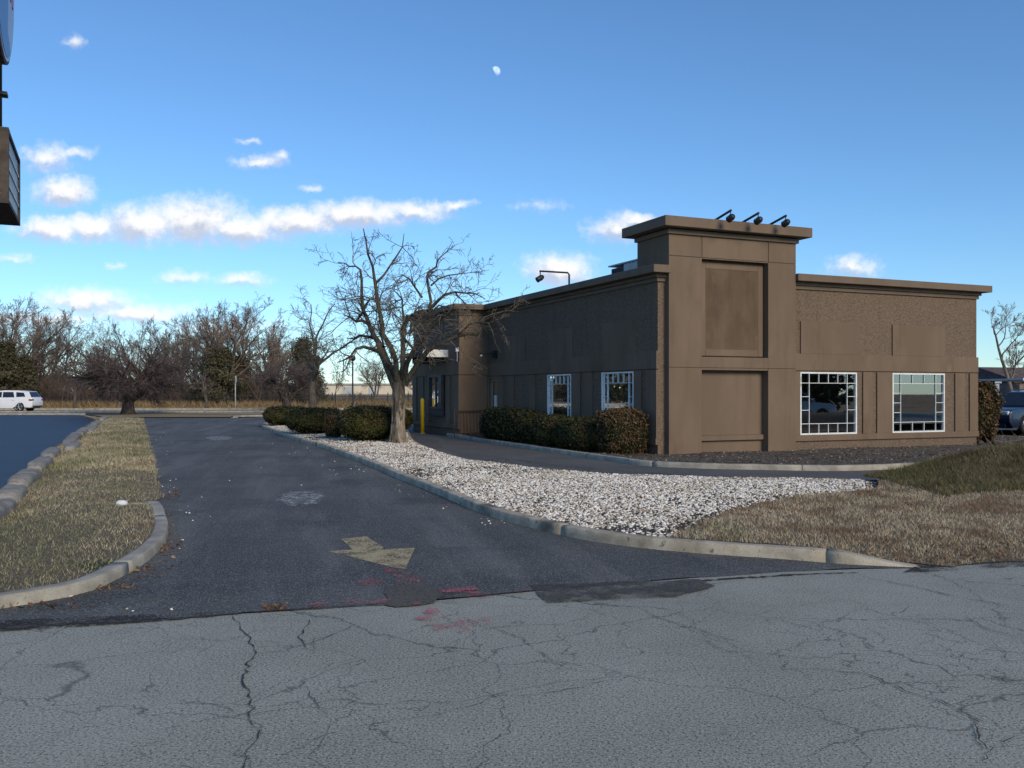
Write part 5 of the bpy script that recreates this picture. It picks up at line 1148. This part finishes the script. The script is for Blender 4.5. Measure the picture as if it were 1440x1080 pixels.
# buildings in the distance
def house(name, loc, w, d, hw, hr, rz, wallm, roofm, label, nwin=3, cat='house'):
    root = empty(name, loc, rz, label, cat)
    boxes('wall', [(-w / 2, w / 2, -d / 2, d / 2, -.5, hw)], wallm, root)
    bm = bmesh.new(); o = .35
    a = [bm.verts.new(c) for c in ((-w / 2 - o, -d / 2 - o, hw), (w / 2 + o, -d / 2 - o, hw), (w / 2 + o, d / 2 + o, hw), (-w / 2 - o, d / 2 + o, hw), (-w / 2 - o, 0, hw + hr), (w / 2 + o, 0, hw + hr))]
    for f in ((0, 1, 5, 4), (2, 3, 4, 5), (0, 4, 3), (1, 2, 5), (3, 2, 1, 0)): bm.faces.new([a[i] for i in f])
    bm_obj('roof', bm, roofm, root)
    for k in range(nwin):
        x = -w / 2 + w * (k + .5) / nwin; f = boxes('window', [(x - .55, x + .55, -d / 2 - .04, -d / 2 - .002, .9, 2.2)], MT['white'], root); boxes('pane', [(x - .45, x + .45, -d / 2 - .05, -d / 2 - .041, 1.0, 2.1)], MT['carglass'], f)
    return root
wh = mat('pale_siding', ((.50, .48, .45), (.60, .58, .55)), 1.5, rough=.8); rfm = mat('shingle_roof', ((.075, .055, .052), (.12, .09, .085)), 2, rough=.9); br = mat('brown_siding', ((.15, .115, .10), (.20, .16, .14)), 2, rough=.9)
for (u, w, lab, h) in ((26, 7, 'white house glimpsed through the woods behind the white car', 3.0), (56, 11, 'longer white house glimpsed through the woods right of the white car', 3.2), (86, 8, 'small white house glimpsed behind the pale street tree', 2.8)):
    p = at(u, 552, 175); house('house', Vector((p.x, 175, .4)), w, 7, h, 1.4, .1, wh, rfm, lab)
ware = empty('warehouse', Vector((-82, 500, .5)), .05, 'long cream warehouse on the horizon beyond the brown field', 'warehouse')
cream = mat('cream_cladding', ((.56, .49, .38), (.66, .58, .46)), .2, stretch=(1, 1, .2), rough=.7)
boxes('wall', [(-60, 34, 0, 30, -1, 5.4)], cream, ware); boxes('roof', [(-61, 35, -1, 31, 5.4, 6.1)], MT['galv'], ware); 
for k in range(6): boxes('door', [(-52 + k * 14, -47 + k * 14, -.3, -.01, 0, 4.0)], MT['galv'], ware)
p = at(1425, 552, 84); house('house', Vector((p.x + 3.5, 84, 0)), 17, 8, 2.5, 1.35, .35, br, rfm, 'low brown house with dark roof behind the dark parked car')
cp = empty('carport', Vector((29.0, 52, 0)), .12, 'open carport with thin pale roof edge behind the dark parked car', 'carport')
boxes('roof_slab', [(-2.2, 9, -3, 3, 2.26, 2.36)], MT['galv'], cp); boxes('fascia', [(-2.24, 9.04, -3.06, -3.004, 2.24, 2.38)], MT['white'], cp)
for (x, y) in ((-.1, -2.6), (7.5, -2.6), (-.1, 2.6), (7.5, 2.6)): boxes('post', [(x - .09, x + .09, y - .09, y + .09, -.1, 2.259)], MT['black'], cp)
pg = empty('portable_cabin', Vector((30.3, 60, 0)), .1, 'small pale blue grey cabin under the carport edge', 'cabin'); boxes('wall', [(-1, 1, -1, 1, 0, 2.2)], mat('pale_blue_sheet', ((.36, .42, .50), (.42, .48, .56)), 3), pg); boxes('roof', [(-1.1, 1.1, -1.1, 1.1, 2.2, 2.32)], MT['galv'], pg); boxes('door', [(-.4, .4, -1.04, -1.002, .05, 1.95)], MT['white'], pg)

# rubble and dead brush beside the shrub
rb = np.random.default_rng(8); c0 = B(13.5, -.4); X = c0.x + rb.normal(0, 1.3, 700); Y = c0.y + rb.normal(0, .9, 700)
stones('rubble', X, Y, np.full(700, .05), .02, .08, MT['mulch'], 81)
polys = []
for k in range(420):
    b = np.array([c0.x + rb.normal(.2, 1.2), c0.y + rb.normal(-.2, .8), .06]); d = np.array([rb.normal(0, 1), rb.normal(0, 1), abs(rb.normal(0, .35))]); d /= np.linalg.norm(d); l = rb.uniform(.2, .7)
    polys.append(([b, b + d * l * .5 + rb.normal(0, .04, 3), b + d * l], [.008, .006, .003]))
tag(tube_obj('dead_twigs', polys, 3, MT['wtwig']), 'dead twigs strewn on the ground by the shrub', 'twigs', kind='stuff')

# ================================================================== PYLON SIGN
sg = empty('pylon_sign', Vector((-7.68, 14.0, 0)), math.atan2(.914, -.4056), 'tall roadside sign with weathered letter board and rounded panel above', 'sign')
# local x: along the board away from the road; local -y: the face towards the driveway
tube_caps('pole', [(.3, .52, -.2), (.3, .52, 9.8)], .13, MT['black2'], sg, 14)
tube_caps('mast', [(.3, .20, 5.55), (.3, .20, 9.4)], .085, MT['black2'], sg, 12)
fm = mat('sign_frame_weathered', ((.050, .038, .030), (.085, .066, .052)), 6, 6, rough=.8, big=((.30, .25, .20), 9, .66, .76))
rbd = boxes('letter_board', [(0, 2.1, .0, .38, 4.49, 4.55), (0, 2.1, .0, .38, 5.57, 5.63), (0, .07, .0, .38, 4.55, 5.57), (2.03, 2.1, .0, .38, 4.55, 5.57), (0, 2.1, .352, .38, 4.55, 5.57)], fm, sg)
rbd.location = (0, 0, 0)
boxes('face', [(.07, 2.03, .03, .35, 4.55, 5.57)], mat('letter_board_face', ((.20, .225, .22), (.27, .295, .29)), 2.5, rough=.4, big=((.13, .145, .14), 3, .6, .75)), rbd)
boxes('letter_track', [(.07, 2.03, .012, .029, 4.55 + k * .255 - .014, 4.55 + k * .255 + .014) for k in range(1, 4)], MT['white'], rbd)
boxes('mount', [(.2, .42, .02, .36, 5.632, 5.70), (.2, .40, .04, .34, 6.20, 6.25)], MT['black'], sg)
def oval(name, cx, cz, rx, rz, y0, y1, m, parent, n=48, a0=0, a1=6.2832):
    bm = bmesh.new(); L = [(cx + rx * math.cos(a0 + (a1 - a0) * k / n), cz + rz * math.sin(a0 + (a1 - a0) * k / n)) for k in range(n)]
    f = [bm.verts.new((x, y0, z)) for x, z in L]; b = [bm.verts.new((x, y1, z)) for x, z in L]
    bm.faces.new(f); bm.faces.new(b[::-1])
    for k in range(n): bm.faces.new((f[k], b[k], b[(k + 1) % n], f[(k + 1) % n]))
    return bm_obj(name, bm, m, parent)
ov = oval('oval_panel', -.75, 7.95, 1.55, 1.52, .0, .36, fm, sg)
oval('face', -.75, 7.95, 1.50, 1.47, -.012, .0005, mat('sign_face_pale', ((.42, .46, .52), (.50, .54, .60)), 2, rough=.35), ov)
# blue lower field and the feet of purple letters
bm = bmesh.new(); L = []
for k in range(25):
    a = math.pi + 2.2 * k / 24; L.append((-.75 + 1.44 * math.cos(a), 7.95 + 1.41 * math.sin(a)))
L += [(-.35, 7.0), (-.28, 7.5), (-2.1, 7.5)]
bm.faces.new([bm.verts.new((x, -.018, z)) for x, z in L]); bm_obj('blue_field', bm, mat('sign_blue', ((.08, .17, .38), (.10, .20, .42)), 3, rough=.35), ov)
boxes('lettering', [(-1.75 + k * .30, -1.62 + k * .30, -.022, -.0125, 7.62, 8.5) for k in range(8)], mat('sign_purple', ((.20, .05, .16), (.25, .07, .20)), 3, rough=.4), ov)

# ================================================================== CARS
def car(name, loc, rz, paint, label, L=5.1, W_=1.94, H=1.80, sc=1.0):
    """five-door SUV: x forward, built from its side outline with wheel arches, tapered cabin, glass, lamps, wheels"""
    root = empty(name, loc, rz, label, 'car'); root.scale = (sc, sc, sc)
    xf, xr, wr = L * .305, -L * .285, .375
    hw = W_ / 2
    def arch(cx, r, n=10): return [(cx + r * math.cos(math.pi - math.pi * k / n), .36 + r * math.sin(math.pi - math.pi * k / n)) for k in range(n + 1)]
    lo = [(-L / 2 + .10, .34)] + arch(xr, .46) + [(xr + .5, .28), (xf - .5, .28)] + arch(xf, .46) + [(L / 2 - .16, .32), (L / 2 - .03, .50), (L / 2 - .02, .78), (L / 2 - .12, .95), (L / 2 - .45, 1.06), (L * .20, 1.13), (L * .10, 1.16), (-L / 2 + .14, 1.20), (-L / 2 + .03, 1.10), (-L / 2 + .0, .78), (-L / 2 + .03, .52)]
    bm = bmesh.new(); n = len(lo)
    def yw(x, z): return hw * (1 - .10 * max(0, (abs(x) / (L / 2) - .72) / .28) ** 2) * (1 - .05 * max(0, (z - .75) / .45))
    A = [bm.verts.new((x, yw(x, z), z)) for x, z in lo]; D = [bm.verts.new((x, -yw(x, z), z)) for x, z in lo]
    fa = bm.faces.new(A); fd = bm.faces.new(D[::-1])
    for k in range(n): bm.faces.new((A[k], D[k], D[(k + 1) % n], A[(k + 1) % n]))
    bmesh.ops.triangulate(bm, faces=[fa, fd])
    body = bm_obj('body', bm, paint, root); bv = body.modifiers.new('b', 'BEVEL'); bv.width = .035; bv.segments = 3; bv.limit_method = 'ANGLE'; bv.angle_limit = R(28)
    for p in body.data.polygons: p.use_smooth = True
    boxes('underbody', [(-L / 2 + .25, L / 2 - .25, -hw + .12, hw - .12, .26, .60)], MT['black2'], root)
    # cabin
    zb, zt = 1.13, H - .05
    B_ = [(L * .235, zb), (L * .085, zt - .02), (-L * .02, H - .01), (-L * .25, H - .02), (-L / 2 + .42, zt - .06), (-L / 2 + .13, zb + .05)]
    bm = bmesh.new(); ins = .09; tum = .20
    def cy(z): return hw - ins - tum * (z - zb) / (zt - zb)
    A = [bm.verts.new((x, cy(z), z)) for x, z in B_]; D = [bm.verts.new((x, -cy(z), z)) for x, z in B_]
    bm.faces.new(A); bm.faces.new(D[::-1])
    for k in range(len(B_)): bm.faces.new((A[k], D[k], D[(k + 1) % len(B_)], A[(k + 1) % len(B_)]))
    cab = bm_obj('cabin', bm, paint, root); bv = cab.modifiers.new('b', 'BEVEL'); bv.width = .05; bv.segments = 3
    def side_pane(poly, nm='side_window'):
        for sgn in (1, -1):
            bm = bmesh.new(); v1 = [bm.verts.new((x, sgn * (cy(z) + .006), z)) for x, z in poly]; v0 = [bm.verts.new((x, sgn * (cy(z) - .02), z)) for x, z in poly]
            bm.faces.new(v1); m_ = len(poly)
            for k in range(m_): bm.faces.new((v1[k], v0[k], v0[(k + 1) % m_], v1[(k + 1) % m_]))
            bm_obj(nm, bm, MT['carglass'], root)
    side_pane([(L * .195, zb + .06), (L * .10, zt - .13), (L * .01, zt - .10), (L * .005, zb + .06)])
    side_pane([(-L * .012, zb + .06), (-L * .008, zt - .10), (-L * .175, zt - .11), (-L * .205, zb + .07)])
    side_pane([(-L * .235, zb + .09), (-L * .222, zt - .12), (-L * .345, zt - .16), (-L * .385, zb + .12)])
    def cross(p, q, inset, nm):
        (xa, za), (xb, zb_) = p, q; bm = bmesh.new(); nx, nz = zb_ - za, -(xb - xa); l = math.hypot(nx, nz); nx, nz = nx / l * .012, nz / l * .012
        if nx * (1 if xa > 0 else -1) < 0: nx, nz = -nx, -nz
        pts = [(xa + (xb - xa) * t + nx, s * (cy(za + (zb_ - za) * t) - inset), za + (zb_ - za) * t + nz) for t, s in ((.08, 1), (.92, 1), (.92, -1), (.08, -1))]
        bm.faces.new([bm.verts.new(c) for c in pts]); bm_obj(nm, bm, MT['carglass'], root)
    cross(B_[0], B_[1], .07, 'windscreen'); cross(B_[5], B_[4], .10, 'rear_window')
    for sgn in (1, -1):
        boxes('headlight', [(L / 2 - .30, L / 2 - .015, sgn * (hw * .62) - .22, sgn * (hw * .62) + .22, .80, .95)], MT['lamp'], root, bevel=.03)
        boxes('tail_light', [(-L / 2 - .012, -L / 2 + .30, sgn * (hw * .80) - .18, sgn * (hw * .80) + .165, .92, 1.05)], MT['taillamp'], root, bevel=.03)
        boxes('wing_mirror', [(L * .165, L * .165 + .12, sgn * (hw + .06) - .12, sgn * (hw + .06) + .08, 1.14, 1.30)], MT['black2'] if paint is MT['carwhite'] else paint, root, bevel=.03)
        boxes('roof_rail', [(-L * .33, L * .04, sgn * (hw - .32) - .02, sgn * (hw - .32) + .02, H + .015, H + .05)], MT['black2'], root)
        for q in (L * .02, -L * .19): boxes('door_handle', [(q - .10, q + .10, sgn * (hw - .02) - .015, sgn * (hw - .02) + .03, .98, 1.01)], paint, root)
        for wx in (xf, xr):
            t = tube_caps('wheel', [(wx, sgn * (hw - .24), .375), (wx, sgn * (hw - .215), .375), (wx, sgn * (hw - .05), .375), (wx, sgn * (hw - .02), .375)], [wr - .03, wr, wr, wr - .035], MT['tyre'], root, 28)
            sp__ = [(wx + .05 * math.cos(a), sgn * (hw - .012), .375 + .05 * math.sin(a)) for a in [k * 1.2566 for k in range(5)]]
            tube_obj('rim', [([Vector((wx, sgn * (hw - .014), .375)), Vector((wx + .14 * math.cos(a + j), sgn * (hw - .01), .375 + .14 * math.sin(a + j))), Vector((wx + .275 * math.cos(a + j), sgn * (hw - .012), .375 + .275 * math.sin(a + j)))], [.035, .024, .026]) for a in [k * 1.2566 + .3 for k in range(5)] for j in (-.13, .13)] +
                     [([Vector((wx + .275 * math.cos(a), sgn * (hw - .016), .375 + .275 * math.sin(a))) for a in np.linspace(0, 6.2832, 29)], [.016] * 29)], 6, MT['rim'], t)
    boxes('grille', [(L / 2 - .03, L / 2 - .004, -hw * .42, hw * .42, .62, .84)], MT['black2'], root)
    for q in ((-L / 2 - .008, -L / 2 + .06, -hw * .7, hw * .7, .36, .50), (L / 2 - .14, L / 2 - .02, -hw * .7, hw * .7, .33, .46)): boxes('bumper_trim', [q], MT['black2'], root)
    return root
# white car on the far road: its rear end 58 px into the picture
xr_ = (53 - 720) / F * 77.5
car('parked_car', Vector((xr_ - 2.55, 77.5, 0.0)), math.pi, MT['carwhite'], 'white estate style car on the far road, cut off by the picture edge')
car('parked_car', Vector((27.0, 14.4, 0.0)), BANG, MT['carsilver'], 'silver car standing on the road opposite the shop windows')
car('parked_car', Vector((20.45, 36.2, 0.0)), math.pi + .45, MT['carnavy'], 'dark navy car parked beyond the tall bronze shrub', sc=.94)

# ================================================================== THE MOON
def moon():
    d = Vector(((697 - 720) / F, 1, (552 - 100.5) / F)).normalized() * 5000
    bm = bmesh.new(); bmesh.ops.create_icosphere(bm, subdivisions=5, radius=5000 * 6.6 / F * .97)
    m = bpy.data.materials.new('moon_surface'); m.use_nodes = True; t = m.node_tree; t.nodes.clear()
    geo = N(t, 'ShaderNodeNewGeometry'); ob = N(t, 'ShaderNodeTexCoord').outputs['Object']
    col = MIX(t, MR(t, NOISE(t, ob, .045, 4), .42, .62), (.62, .60, .60), (.36, .36, .40))
    # daylight air lies in front of the moon: what the sky gives there is added to the lit rock
    add = N(t, 'ShaderNodeAddShader', {0: N(t, 'ShaderNodeBsdfDiffuse', {'Color': col}).outputs[0], 1: N(t, 'ShaderNodeBsdfTransparent').outputs[0]})
    s = N(t, 'ShaderNodeMixShader', {0: geo.outputs['Backfacing'], 1: add.outputs[0], 2: N(t, 'ShaderNodeBsdfTransparent').outputs[0]})
    N(t, 'ShaderNodeOutputMaterial', {0: s.outputs[0]})
    lit = Vector((.80, -.10, .42)).normalized()     # chosen direction of the bright limb, independent of the sun lamp
    bmesh.ops.delete(bm, geom=[f for f in bm.faces if f.calc_center_median().normalized().dot(lit) < -.30], context='FACES')  # shaded part cut away, so the mesh shape itself gives the phase
    o = bm_obj('moon', bm, m, None, True); o.location = d + Vector((0, 0, CAM_H)); o.visible_shadow = True
    tag(o, 'pale gibbous moon in the clear blue sky above the building', 'moon')
moon()
